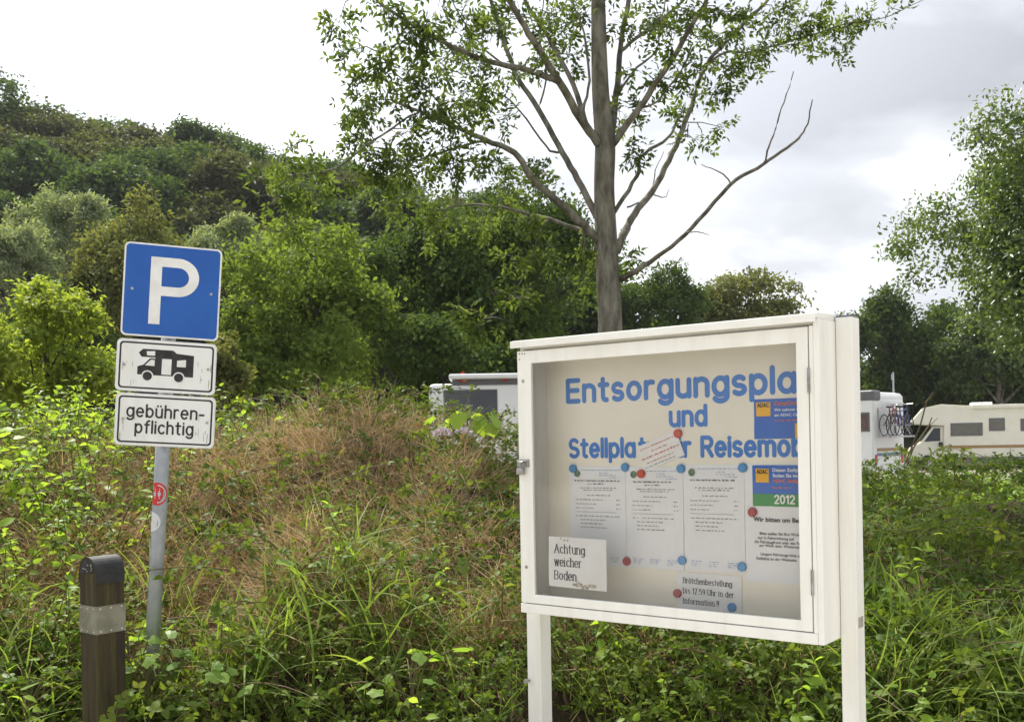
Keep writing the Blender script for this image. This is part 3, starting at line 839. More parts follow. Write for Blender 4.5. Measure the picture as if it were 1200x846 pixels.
# ================================================================== PARKING SIGN
S_Y = 4.5
S_TILT = 0.066
S_REF = at(191, 520, S_Y)
yaw = -math.atan((200 - CX) / F_PX) * 0.75
S_M0 = Matrix.Rotation(yaw, 4, 'Z') @ Matrix.Rotation(S_TILT, 4, 'Y')
base_len = (S_REF.z - 0.2) / math.cos(S_TILT)
S_BASE = S_REF - (S_M0.to_3x3() @ Vector((0, 0, base_len)))
S_M = Matrix.Translation(S_BASE) @ S_M0
S_INV = S_M.inverted()
def sp(px, py, D=-.045):
    o = S_INV @ Vector((0, 0, CAM_Z)); d = S_INV.to_3x3() @ ray(px, py)
    p = o + d * ((D - o.y) / d.y)
    return p.x, p.z
sign = empty('parking_sign'); sign.matrix_world = S_M
tag(sign, 'grey leaning post with blue parking plate and two white plates below', 'sign')
bm = tube(bmesh.new(), [(0, 0, -.35), (0, 0, 1.0), (0, 0, sp(200, 300)[1])], .0315, 20)
post = bm_obj('post', bm, 'galvanised', sign, True)
def plate(cx_, cz_, w, h, mat, rim, border):
    bm = bmesh.new()
    prism(bm, rrect(cx_ - w / 2, cx_ + w / 2, cz_ - h / 2, cz_ + h / 2, .022), -.0450, -.0425)
    p = bm_obj('plate', bm, rim, sign)
    bm = bmesh.new(); prism(bm, rrect(cx_ - w / 2 + border, cx_ + w / 2 - border, cz_ - h / 2 + border, cz_ + h / 2 - border, .018), -.0458, -.0451)
    bm_obj('face', bm, mat, p)
    bm = nbox(cx_ - .075, cx_ + .075, -.0424, -.028, cz_ - .02, cz_ + .02); bm_obj('clamp', bm, 'galvanised', p)
    return p
(pcx, pcz) = sp(201.5, 342)
PW = .415
pp = plate(pcx, pcz, PW, PW, 'sign_blue', 'sign_letter_white', .0075)
bm = bmesh.new()
# block letter P
def block(bm, poly, off=-.0466):
    bm.faces.new([bm.verts.new((x, off, z)) for x, z in poly])
s_ = PW / .42
x0, z0 = pcx - .094, pcz - .150
block(bm, [(x0, z0), (x0 + .048, z0), (x0 + .048, z0 + .300), (x0, z0 + .300)])
def band(bm, outer, inner, off=-.0466):
    vo = [bm.verts.new((x, off, z)) for x, z in outer]; vi = [bm.verts.new((x, off, z)) for x, z in inner]
    for i in range(len(outer) - 1): bm.faces.new((vo[i], vo[i + 1], vi[i + 1], vi[i]))
ro, ri = .086, .044
bz = z0 + .300 - ro
bx = x0 + .118
outer = [(x0 + .048, z0 + .300)] + [(bx + ro * 1.04 * math.cos(R(t)), bz + ro * math.sin(R(t))) for t in range(90, -91, -10)] + [(x0 + .048, bz - ro)]
inner = [(x0 + .048, bz + ri)] + [(bx + (ri + .002) * math.cos(R(t)), bz + ri * math.sin(R(t))) for t in range(90, -91, -10)] + [(x0 + .048, bz - ri)]
band(bm, outer, inner)
bm_obj('letter', bm, 'sign_letter_white', pp)
for px_, py_ in ((155, 338), (247.5, 345)):
    x, z = sp(px_, py_); bm = tube(bmesh.new(), [(x, -.0485, z), (x, -.0455, z)], .0065, 10); bm_obj('bolt', bm, 'steel', pp)

def frame_line(parent, cx_, cz_, w, h, off=-.0464, inset=.0125, t=.0075):
    o = rrect(cx_ - w / 2 + inset, cx_ + w / 2 - inset, cz_ - h / 2 + inset, cz_ + h / 2 - inset, .016)
    i = rrect(cx_ - w / 2 + inset + t, cx_ + w / 2 - inset - t, cz_ - h / 2 + inset + t, cz_ + h / 2 - inset - t, .011)
    bm = bmesh.new(); band(bm, o + o[:1], i + i[:1], off)
    bm_obj('border', bm, 'sign_black', parent)
ZW, ZH = .425, .232
(c2x, c2z) = sp(195.2, 430)
p2 = plate(c2x, c2z, ZW, ZH, 'sign_white', 'sign_rim', .004)
frame_line(p2, c2x, c2z, ZW, ZH)
# motorhome pictogram, nose to the left
bm = bmesh.new()
q = .0037   # metres per picture unit
def P2(pts): return [(c2x - .125 + (x) * q / 2.9, c2z + .082 - (y) * q / 2.9) for x, y in pts]
# units: pixels of a 2.92x enlargement, origin at the drawing's upper left corner
def poly(pts, off=-.0466): block(bm, P2(pts)[::-1], off)
poly([(4, 20), (18, 6), (118, 6), (130, 16), (188, 20), (188, 96), (182, 96), (60, 96), (60, 34), (14, 34)])           # alcove and body
poly([(2, 68), (20, 62), (42, 38), (60.05, 38), (60.05, 96), (2, 96)], -.0467)                                            # cab
bm_obj('pictogram', bm, 'sign_black', p2)
bm = bmesh.new()
poly([(30, 14), (58, 12), (58, 28), (32, 28)], -.0472)
poly([(26, 63), (45, 43), (58, 43), (58, 64)], -.0472)
poly([(82, 37), (114, 37), (114, 92), (82, 92)], -.0472)
poly([(132, 40), (162, 36), (162, 62), (132, 62)], -.0472)
for cx_ in (36, 140): poly([(cx_ + 20 * math.cos(R(t)), 100 + 20 * math.sin(R(t))) for t in range(0, 360, 20)], -.0474)
bm_obj('pictogram', bm, 'sign_letter_white', p2)
for cx_ in (36, 140):
    bm = bmesh.new()
    poly([(cx_ + 15.5 * math.cos(R(t)), 100 + 15.5 * math.sin(R(t))) for t in range(0, 360, 20)], -.0478)
    bm_obj('pictogram', bm, 'sign_black', p2)
(c3x, c3z) = sp(193.8, 493)
p3 = plate(c3x, c3z, ZW, ZH, 'sign_white', 'sign_rim', .004)
frame_line(p3, c3x, c3z, ZW, ZH)
bm = bmesh.new()
text_bm(bm, 'geb\u00fchren-', c3x - .166, c3z + .013, .052, nib=.080, u1=c3x + .166, gap=.27, off=-.0466)
bm_obj('lettering', bm, 'sign_black', p3); bm = bmesh.new()
text_bm(bm, 'pflichtig', c3x - .128, c3z - .058, .052, nib=.080, u1=c3x + .122, gap=.27, off=-.0466)
bm_obj('lettering', bm, 'sign_black', p3)
for pp_, cx_, cz_ in ((p2, c2x, c2z), (p3, c3x, c3z)):
    for sx in (-1, 1):
        bm = tube(bmesh.new(), [(cx_ + sx * .178, -.0485, cz_), (cx_ + sx * .178, -.0455, cz_)], .0065, 10); bm_obj('bolt', bm, 'steel', pp_)
    bm = bmesh.new()
    for k in range(12):
        x = cx_ + rg.choice((-1, 1)) * rg.uniform(.12, .19); z = cz_ + rg.uniform(-.095, .03); L = rg.uniform(.01, .05)
        quad(bm, x, x + rg.uniform(.001, .003), z - L * .4, z + L * .6, -.0469 - k * .00001)
    bm_obj('dirt_streak', bm, 'grime', pp_)['kind'] = 'stuff'
# stickers wrapped on the post
def wrap(zc, r, a0, mat, rot_r=.0329):
    bm = bmesh.new(); n = 20
    c = bm.verts.new((rot_r * math.sin(a0), -rot_r * math.cos(a0), zc)); ring = []
    for k in range(n):
        t = 2 * math.pi * k / n; a = a0 + r * math.cos(t) / rot_r
        ring.append(bm.verts.new((rot_r * math.sin(a), -rot_r * math.cos(a), zc + r * math.sin(t))))
    mid = []
    for k in range(n):
        t = 2 * math.pi * k / n; a = a0 + .5 * r * math.cos(t) / rot_r
        mid.append(bm.verts.new((rot_r * math.sin(a), -rot_r * math.cos(a), zc + .5 * r * math.sin(t))))
    for k in range(n):
        bm.faces.new((c, mid[k], mid[(k + 1) % n])); bm.faces.new((mid[k], ring[k], ring[(k + 1) % n], mid[(k + 1) % n]))
    return bm_obj('sticker', bm, mat, post)
zst = sp(187, 579)[1]
wrap(zst, .052, -.45, 'sticker_red')
wrap(sp(185, 612)[1], .044, -1.05, 'sticker_white')
bm = bmesh.new()
for k in range(22):
    t = R(-80 + k * 7.5); r0, r1 = .036, .043
    for (ra, rb) in ((r0, r1),):
        vs = []
        for rr, tt in ((ra, t), (rb, t), (rb, t + .08), (ra, t + .08)):
            a = -.45 + rr * math.cos(tt) / .0325
            vs.append(bm.verts.new((.0336 * math.sin(a), -.0336 * math.cos(a), zst + rr * math.sin(tt))))
        bm.faces.new(vs)
for k in range(5):
    z = zst + .02 - k * .010
    vs = []
    for xx, zz in ((-.012, 0), (.012, 0), (.012, .005), (-.012, .005)):
        a = -.35 + xx / .0325; vs.append(bm.verts.new((.0336 * math.sin(a), -.0336 * math.cos(a), z + zz)))
    bm.faces.new(vs)
bm_obj('sticker_print', bm, 'sticker_white', post)['kind'] = 'stuff'

# ================================================================== BOLLARD
bo_top = at(119, 652, 4.0)
bol = empty('bollard', (bo_top.x, bo_top.y, 0), (0, 0, R(52)))
tag(bol, 'dark wooden bollard with rounded metal cap and grey reflective band', 'bollard')
BT = bo_top.z; bw = .060
bm = bmesh.new()
prof = [(-bw, 0), (-bw, BT - bw)] + [(-bw * math.cos(R(t)), BT - bw + bw * math.sin(R(t))) for t in range(15, 180, 15)] + [(bw, BT - bw), (bw, 0)]
prism(bm, [(x, z) for x, z in prof], -bw, bw)
# turn so that the arch end looks to the left face
for v in bm.verts: v.co = Vector((v.co.y, -v.co.x, v.co.z))
bmesh.ops.recalc_face_normals(bm, faces=bm.faces[:])
bm_obj('post', bm, 'bollard_wood', bol)
bm = bmesh.new()
ro_, ri_ = bw + .0045, bw + .0006
ts = list(range(0, 181, 12))
def capring(r, x):
    p = [(x, -r if True else 0, BT - bw - .028)]
    return [bm.verts.new((x, -r * math.cos(R(t)), BT - bw + r * math.sin(R(t)))) for t in ts]
for xa, xb in ((-bw - .001, bw + .001),):
    lo = {}
    for nm, r in (('o', ro_), ('i', ri_)):
        for xx in (xa, xb):
            lo[nm, xx] = [bm.verts.new((xx, -r, BT - bw - .040))] + capring(r, xx) + [bm.verts.new((xx, r, BT - bw - .040))]
    m_ = len(ts) + 2
    for i in range(m_ - 1):
        bm.faces.new((lo['o', xa][i], lo['o', xb][i], lo['o', xb][i + 1], lo['o', xa][i + 1]))
        bm.faces.new((lo['i', xa][i], lo['i', xa][i + 1], lo['i', xb][i + 1], lo['i', xb][i]))
        for xx in (xa, xb): bm.faces.new((lo['o', xx][i], lo['o', xx][i + 1], lo['i', xx][i + 1], lo['i', xx][i]))
    for i in (0, m_ - 1): bm.faces.new((lo['o', xa][i], lo['i', xa][i], lo['i', xb][i], lo['o', xb][i]))
bmesh.ops.recalc_face_normals(bm, faces=bm.faces[:])
capo = bm_obj('cap', bm, 'bollard_cap', bol)
bm = bmesh.new()   # end plate of the cap on the left face
vs = [bm.verts.new((-bw - .0016, -bw * .9 * math.cos(R(t)), BT - bw + bw * .9 * math.sin(R(t)))) for t in ts]
bm.faces.new(vs); bm_obj('end_plate', bm, 'bollard_cap', capo)
for k in range(9):
    y, z = rg.uniform(-.035, .035), BT - bw + rg.uniform(.006, .036)
    bm = tube(bmesh.new(), [(-bw - .0035, y, z), (-bw - .001, y, z)], .0025, 6); bm_obj('rivet', bm, 'rivet', capo)
bz1 = at(119, 707, 4.0).z; bz0 = at(119, 739, 4.0).z
bm = bmesh.new()
t_ = bw + .003
o4 = [(-t_, -t_), (t_, -t_), (t_, t_), (-t_, t_)]; i4 = [(-bw - .0004, -bw - .0004), (bw + .0004, -bw - .0004), (bw + .0004, bw + .0004), (-bw - .0004, bw + .0004)]
vo0 = [bm.verts.new((x, y, bz0)) for x, y in o4]; vo1 = [bm.verts.new((x, y, bz1)) for x, y in o4]
vi0 = [bm.verts.new((x, y, bz0)) for x, y in i4]; vi1 = [bm.verts.new((x, y, bz1)) for x, y in i4]
for i in range(4):
    j = (i + 1) % 4
    bm.faces.new((vo0[i], vo0[j], vo1[j], vo1[i])); bm.faces.new((vo1[i], vo1[j], vi1[j], vi1[i])); bm.faces.new((vo0[j], vo0[i], vi0[i], vi0[j]))
bandp = bm_obj('reflective_band', bm, 'bollard_band', bol)
for face in (0, 1):
    for k in range(3):
        for z in (bz0 + .010, bz1 - .010):
            y = (-.045, 0, .045)[k]
            a, b = ((-t_ - .002, y, z), (-t_ + .001, y, z)) if face == 0 else ((y, -t_ - .002, z), (y, -t_ + .001, z))
            bm = tube(bmesh.new(), [a, b], .0034, 8); bm_obj('rivet', bm, 'rivet', bandp)

# ================================================================== MOTORHOMES
def wheel(parent, x, y, r=.33, w=.2, axis='y'):
    bm = bmesh.new()
    prof = [(r - .10, -w / 2), (r - .02, -w / 2), (r, -w / 2 + .04), (r, w / 2 - .04), (r - .02, w / 2), (r - .10, w / 2)]
    def spin(prof, n=24):
        rings = [[(rr * math.cos(2 * math.pi * k / n), yy, rr * math.sin(2 * math.pi * k / n)) for k in range(n)] for rr, yy in prof]
        R_ = []
        for ring in rings:
            R_.append([bm.verts.new((x + p[0], y + p[1], r + p[2]) if axis == 'y' else (x + p[1], y + p[0], r + p[2])) for p in ring])
        for a, b in zip(R_, R_[1:]):
            for k in range(n): bm.faces.new((a[k], a[(k + 1) % n], b[(k + 1) % n], b[k]))
        return R_
    spin(prof); bmesh.ops.recalc_face_normals(bm, faces=bm.faces[:])
    t = bm_obj('wheel', bm, 'van_rubber', parent)
    bm = bmesh.new()
    R_ = spin([(r - .095, -w / 2 + .02), (.06, -w / 2 + .035), (.001, -w / 2 + .03)])
    R_ = spin([(r - .095, w / 2 - .02), (.06, w / 2 - .035), (.001, w / 2 - .03)])
    bmesh.ops.recalc_face_normals(bm, faces=bm.faces[:])
    bm_obj('rim', bm, 'alloy', t)

# --- A: white motorhome seen from behind, left of the board
VA_Y = 20.0
pl_, pr_ = at(503, 500, VA_Y), at(627, 500, VA_Y)
vx = (pl_.x + pr_.x) / 2; vw = pr_.x - pl_.x
va = empty('motorhome', (vx, VA_Y, .004), (0, 0, R(2)))
tag(va, 'white motorhome seen from behind, roof and dark rear window above the thicket', 'motorhome', 'parked motorhomes')
zr = at(560, 449, VA_Y).z
bm = nbox(-vw / 2, vw / 2, 0, 6.2, .42, zr, bev=.13, seg=4); bod = bm_obj('body', bm, 'van_white', va)
f = .75 if False else 1
wz0, wz1 = at(550, 492, VA_Y).z, at(550, 458, VA_Y).z
wx0, wx1 = at(521, 475, VA_Y).x - vx, at(582, 475, VA_Y).x - vx
bm = nbox(wx0 - .02, wx1 + .02, -.012, .05, wz0 - .02, wz1 + .02, bev=.006); wf = bm_obj('rear_window', bm, 'van_grey', va)
bm_obj('pane', nbox(wx0, wx1, -.02, -.013, wz0, wz1), 'van_window', wf)
sz0, sz1 = at(560, 444.5, VA_Y).z, at(560, 438.5, VA_Y).z
sx0 = at(526, 441, VA_Y).x - vx
bm_obj('roof_spoiler', nbox(sx0, vw / 2 - .02, -.16, .9, sz0, sz1, bev=.045, seg=3), 'van_white', va)
bm_obj('spoiler_mount', nbox(sx0 + .07, vw / 2 - .06, .02, .5, zr - .06, sz0 + .005), 'van_grey', va)
for pxm, m in ((541, 'lamp_red'), (544, 'lamp_orange'), (592, 'lamp_red')):
    x = at(pxm, 445, VA_Y).x - vx
    bm_obj('marker_lamp', nbox(x - .05, x + .05, -.03, -.019, sz0 - .05, sz0 - .01, bev=.008), m, va)
x = at(542, 437, VA_Y).x - vx
bm = bmesh.new(); tube(bm, [(x, .1, sz1), (x, .1, sz1 + .05)], .035, 8); bm_obj('roof_lamp', bm, 'lamp_red', va)
bm_obj('bumper', nbox(-vw / 2 + .05, vw / 2 - .05, -.09, .02, .36, .58, bev=.04), 'van_grey', va)
for s in (-1, 1):
    bm_obj('tail_lamp', nbox(s * (vw / 2 - .14) - .07, s * (vw / 2 - .14) + .07, -.02, .02, .75, 1.15, bev=.02), 'lamp_red', va)
    wheel(va, s * (vw / 2 - .16), 1.4, axis='x'); wheel(va, s * (vw / 2 - .16), 5.2, axis='x')

# --- B: white motorhome with bicycles on its rear, half behind the board
VB_Y = 31.0
cb = at(1023, 500, VB_Y)          # rear near corner
vb = empty('motorhome', (cb.x, VB_Y, .004), (0, 0, R(45)))
tag(vb, 'white motorhome with bicycles on its rear rack beside the right post', 'motorhome', 'parked motorhomes')
zr = at(1030, 458, VB_Y).z
# local: y runs forward along the vehicle (away from the rear), x across the rear
WB, LB = 2.25, 6.4
bodyM = bmesh.new()
prof = [(0, .45), (0, zr - .25), (.05, zr - .07), (.22, zr), (LB - .6, zr), (LB, zr - .6), (LB, .45)]
bm = bmesh.new(); prism(bm, [(p[0], p[1]) for p in prof], 0, WB)
for v in bm.verts: v.co = Vector((v.co.y, v.co.x, v.co.z))
bmesh.ops.recalc_face_normals(bm, faces=bm.faces[:])
bmesh.ops.bevel(bm, geom=[e_ for e_ in bm.edges if e_.calc_length() > .3], offset=.05, segments=2, affect='EDGES')
bm_obj('body', bm, 'van_white', vb)
vb_inv = None
B2 = Matrix.Translation(vb.location) @ Matrix.Rotation(R(45), 4, 'Z'); B2i = B2.inverted()
def vbp(px, py, axis, val):
    o = B2i @ Vector((0, 0, CAM_Z)); d = B2i.to_3x3() @ ray(px, py)
    return o + d * ((val - o[axis]) / d[axis])
# window on the near long side (x = 0)
a, b = vbp(1006, 506, 0, 0), vbp(1019, 483, 0, 0)
y0, y1 = sorted((a.y, b.y)); y1 = y0 + min(max(y1 - y0, .5), .9)
wf = bm_obj('side_window', nbox(-.02, .02, y0, y1, a.z, b.z, bev=.01), 'van_grey', vb)
bm_obj('pane', nbox(-.028, -.021, y0 + .06, y1 - .06, a.z + .06, b.z - .06), 'van_curtain', wf)
a = vbp(1022, 467, 1, 0)
bm_obj('roof_corner', nbox(-.04, .5, -.05, .7, zr - .30, zr + .03, bev=.09, seg=3), 'van_grey', vb)
for z, m in ((1.0, 'van_blue'), (1.15, 'van_stripe')):
    bm_obj('stripe', nbox(.25, WB - .1, -.006, -.001, z - .05, z + .05), m, vb)
bm_obj('rear_bumper', nbox(.02, WB - .02, -.12, .02, .38, .66, bev=.04), 'van_white', vb)
for x in (.18, WB - .18):
    bm_obj('tail_lamp', nbox(x - .08, x + .08, -.02, .01, .70, 1.0, bev=.02), 'lamp_red', vb)
bm = bmesh.new()
for x in (.35, 1.55):
    tube(bm, [(x, -.02, 1.55), (x, -.62, 1.55)], .02, 6); tube(bm, [(x, -.02, 2.45), (x, -.05, 1.55)], .02, 6); tube(bm, [(x, -.03, 2.4), (x, -.55, 1.57)], .015, 6)
for y in (-.18, -.36, -.54): tube(bm, [(.15, y, 1.56), (1.75, y, 1.56)], .025, 6)
bm_obj('bike_rack', bm, 'alloy', vb)
an = vbp(1047, 460, 1, .3)
bm = bmesh.new(); tube(bm, [(an.x, .3, zr - .02), (an.x, .3, zr + .68)], .028, 8); box(bm, an.x - .09, an.x + .0, .27, .33, zr + .42, zr + .62)
bm_obj('antenna', bm, 'alloy', vb)
for s in (.14, WB - .14):
    wheel(vb, s, 1.5, axis='x'); wheel(vb, s, LB - 1.1, axis='x')

def bicycle(loc, mat, label, flip=1):
    b = empty('bicycle'); b.matrix_world = B2 @ Matrix.Translation(loc) @ (Matrix.Rotation(math.pi, 4, 'Z') if flip < 0 else Matrix.Identity(4))
    tag(b, label, 'bicycle', 'bicycles on the motorhome rack')
    r = .33
    for x in (-.52, .52):
        bm = bmesh.new(); n = 24
        tube(bm, [(x + r * math.cos(2 * math.pi * k / n), 0, r + r * math.sin(2 * math.pi * k / n)) for k in range(n + 1)], .015, 6, False)
        w_ = bm_obj('wheel', bm, 'van_rubber', b, True)
        bm = bmesh.new()
        for k in range(8): tube(bm, [(x, 0, r), (x + (r - .02) * math.cos(k * math.pi / 4), 0, r + (r - .02) * math.sin(k * math.pi / 4))], .004, 4)
        tube(bm, [(x, -.05, r), (x, .05, r)], .025, 8)
        bm_obj('spokes', bm, 'alloy', w_)
    bm = bmesh.new()
    S_, H_, C_ = (-.14, 0, .82), (.36, 0, .84), (-.02, 0, .30)
    for p, q_ in ((C_, S_), (C_, (.40, 0, .72)), ((-.13, 0, .74), H_), ((-.52, 0, r), C_), ((-.52, 0, r), (-.12, 0, .72)), (H_, (.52, 0, r)), (H_, (.34, 0, .98))):
        tube(bm, [p, q_], .018, 6)
    bm_obj('frame', bm, mat, b)
    bm = bmesh.new(); box(bm, -.27, -.02, -.06, .06, .88, .93, bev=.02); tube(bm, [S_, (-.15, 0, .89)], .014, 6); bm_obj('saddle', bm, 'van_rubber', b)
    bm = bmesh.new(); tube(bm, [(.22, -.28, 1.0), (.34, -.2, .99), (.36, 0, .98), (.34, .2, .99), (.22, .28, 1.0)], .013, 6); bm_obj('handlebar', bm, 'alloy', b)
bicycle((.92, -.18, 1.585), 'bike_dark', 'dark bicycle on the rack, innermost against the motorhome')
bicycle((1.0, -.36, 1.585), 'bike_red', 'red framed bicycle in the middle of the motorhome rack', -1)
bicycle((.86, -.54, 1.585), 'bike_blue', 'blue framed bicycle outermost on the motorhome rack')

# --- C: cream alcove motorhome seen from the side
VC_Y = 46.0
SCC = VC_Y / F_PX
def cpt(px, py):
    p = at(px, py, VC_Y); return p.x, p.z
nx0 = cpt(1064, 530)[0]
VC_A = R(-20)
vc = empty('motorhome', (nx0, VC_Y, .004), (0, 0, VC_A))
VCi = (Matrix.Translation((nx0, VC_Y, .004)) @ Matrix.Rotation(VC_A, 4, 'Z')).inverted()
tag(vc, 'cream alcove motorhome seen from the side at the right edge', 'motorhome', 'parked motorhomes')
def C(px, py):
    o = VCi @ Vector((0, 0, CAM_Z)); d = VCi.to_3x3() @ ray(px, py)
    p = o + d * (-o.y / d.y); return (p.x, p.z)
zb = .55
body_poly = [(C(1105, 540)[0], zb), C(1106, 499), C(1085, 498), C(1071, 497), C(1068, 494), C(1082, 478), C(1103, 473.5), C(1132, 475), C(1190, 473), (C(1226, 473)[0], C(1190, 473)[1] - .05), (C(1229, 480)[0], C(1190, 480)[1]), (C(1229, 540)[0], zb)]
bm = bmesh.new(); prism(bm, body_poly, 0, 2.25)
bmesh.ops.bevel(bm, geom=[e_ for e_ in bm.edges if abs(e_.verts[0].co.y - e_.verts[1].co.y) < .01], offset=.035, segments=2, affect='EDGES')
bm_obj('body', bm, 'van_cream', vc)
cab_poly = [(.02, .42), (.0, C(1064, 531)[1]), C(1067, 525.5), C(1079, 518.5), C(1093, 499.5), (C(1106.5, 500)[0], C(1093, 499.5)[1]), (C(1106.5, 530)[0], .42)]
bm = bmesh.new(); prism(bm, cab_poly, .12, 2.13)
bmesh.ops.bevel(bm, geom=[e_ for e_ in bm.edges if abs(e_.verts[0].co.y - e_.verts[1].co.y) < .01], offset=.05, segments=2, affect='EDGES')
cab = bm_obj('cab', bm, 'van_cream', vc)
bm = prism(bmesh.new(), [C(1083, 517.5), C(1094.5, 501.5), C(1102, 501.5), C(1102, 516.5)], .105, .118)
bm_obj('door_window', bm, 'van_window', cab)
bm = prism(bmesh.new(), [(C(1080, 517)[0] - .03, C(1080, 517)[1]), (C(1092.5, 500.5)[0] - .03, C(1092, 500.5)[1]), (C(1092.5, 500.5)[0] - .005, C(1092, 500.5)[1]), (C(1080, 517)[0] - .005, C(1080, 517)[1])], .3, 1.95)
bm_obj('windscreen', bm, 'van_window', cab)
bm_obj('mirror', nbox(C(1101, 520)[0] - .03, C(1104.5, 520)[0], -.14, .10, C(1103, 523)[1], C(1103, 518)[1], bev=.02), 'van_rubber', cab)
for (l_, t_, r_, b_, m) in ((1114, 495, 1151.5, 511, 'van_blind'), (1159, 489.5, 1177.5, 505, 'van_blind'), (1196, 490, 1212, 505, 'van_blind')):
    (x0, z0), (x1, z1) = C(l_, b_), C(r_, t_)
    wf = bm_obj('side_window', nbox(x0, x1, -.025, .03, z0, z1, bev=.01), 'van_grey', vc)
    bm_obj('pane', nbox(x0 + .07, x1 - .07, -.033, -.026, z0 + .07, z1 - .07), m, wf)
bm_obj('stripe', nbox(C(1107, 505)[0], C(1228, 505)[0], -.006, -.001, C(1150, 525)[1], C(1150, 521.5)[1]), 'van_stripe', vc)
bm_obj('roof_hatch', nbox(C(1140, 505)[0], C(1165, 505)[0], .5, 1.5, C(1140, 474)[1] - .03, C(1140, 471)[1], bev=.03), 'van_white', vc)
bm_obj('awning', nbox(C(1140, 505)[0], C(1226, 505)[0], -.10, .02, C(1180, 478)[1], C(1180, 473.5)[1], bev=.03), 'van_cream', vc)
bm_obj('bumper', nbox(-.07, .3, .2, 2.05, .36, .60, bev=.05), 'van_grey', vc)
bm_obj('skirt', nbox(C(1107, 505)[0] + .9, C(1228, 505)[0], .03, 2.2, .32, .549), 'van_grey', vc)
for x in (.85, C(1205, 505)[0]):
    wheel(vc, x, .18, axis='y'); wheel(vc, x, 2.05, axis='y')

# ================================================================== FOLIAGE TOOLS
RNG = np.random.default_rng(11)
def unit(v):
    return v / np.maximum(np.linalg.norm(v, axis=-1, keepdims=True), 1e-9)
def rand_dir(n, rng=RNG):
    return unit(rng.normal(size=(n, 3)))

def leaf_arrays(P, D, Nn, L, W, shape='simple', fold=.18, droop=.12):
    """arrays of leaves: base P, axis D, normal Nn, length L, width W"""
    n = len(P)
    D = unit(D); B = unit(np.cross(D, Nn)); Nn = np.cross(B, D)
    L = np.broadcast_to(np.asarray(L, float), (n,))[:, None]; W = np.broadcast_to(np.asarray(W, float), (n,))[:, None]
    if shape == 'simple':
        v = [P, P + D * L * .45 + B * W * .5 + Nn * W * fold, P + D * L - Nn * L * droop, P + D * L * .45 - B * W * .5 + Nn * W * fold]
        tri = np.array([[0, 1, 2], [0, 2, 3]])
    else:
        m1 = P + D * L * .32 + Nn * L * droop * .3
        m2 = P + D * L * .68 + Nn * L * droop * .1
        v = [P, m1, m2, P + D * L - Nn * L * droop,
             P + D * L * .27 + B * W * .44 + Nn * W * fold, P + D * L * .60 + B * W * .42 + Nn * W * fold - Nn * L * droop * .2,
             P + D * L * .27 - B * W * .44 + Nn * W * fold, P + D * L * .60 - B * W * .42 + Nn * W * fold - Nn * L * droop * .2]
        tri = np.array([[0, 1, 4], [1, 2, 5], [1, 5, 4], [2, 3, 5], [0, 6, 1], [1, 7, 2], [1, 6, 7], [2, 7, 3]])
    k = len(v)
    V = np.stack(v, 1).reshape(-1, 3)
    T = (tri[None] + (np.arange(n) * k)[:, None, None]).reshape(-1, 3)
    return V, T, k

class Leaves:
    def __init__(self): self.V, self.T, self.r, self.n = [], [], [], 0
    def add(self, P, D, Nn, L, W, rnd, shape='simple', **kw):
        if len(P) == 0: return
        V, T, k = leaf_arrays(P, D, Nn, L, W, shape, **kw)
        self.V.append(V); self.T.append(T + self.n); self.n += len(V)
        self.r.append(np.repeat(np.clip(rnd, 0, 1), k))
    def blades(self, P, D, L, W, bend, rnd, seg=4):
        """grass blades: tapered strips rising along D and bending over sideways"""
        n = len(P)
        if n == 0: return
        D = unit(D)
        side = unit(np.cross(D, rand_dir(n)))
        bd = unit(np.cross(side, D)); bd[:, 2] -= .5; bd = unit(bd)
        L = np.broadcast_to(L, (n,)); W = np.broadcast_to(W, (n,)); bend = np.broadcast_to(bend, (n,))
        v = []
        for i in range(seg + 1):
            t = i / seg
            c = P + D * (L * t * (1 - .25 * bend * t))[:, None] + bd * (L * bend * t * t)[:, None]
            w = (W * (1 - t ** 1.6) * .5 + .0004)[:, None]
            v += [c - side * w, c + side * w]
        k = len(v)
        tri = []
        for i in range(seg): a = 2 * i; tri += [[a, a + 1, a + 3], [a, a + 3, a + 2]]
        V = np.stack(v, 1).reshape(-1, 3)
        T = (np.array(tri)[None] + (np.arange(n) * k)[:, None, None]).reshape(-1, 3)
        self.V.append(V); self.T.append(T + self.n); self.n += len(V); self.r.append(np.repeat(np.clip(rnd, 0, 1), k))
    def mesh(self, name):
        return arr_mesh(name, np.concatenate(self.V), np.concatenate(self.T), np.concatenate(self.r))
    def obj(self, name, mat, parent=None):
        return link_mesh(name, self.mesh(name), mat, parent)

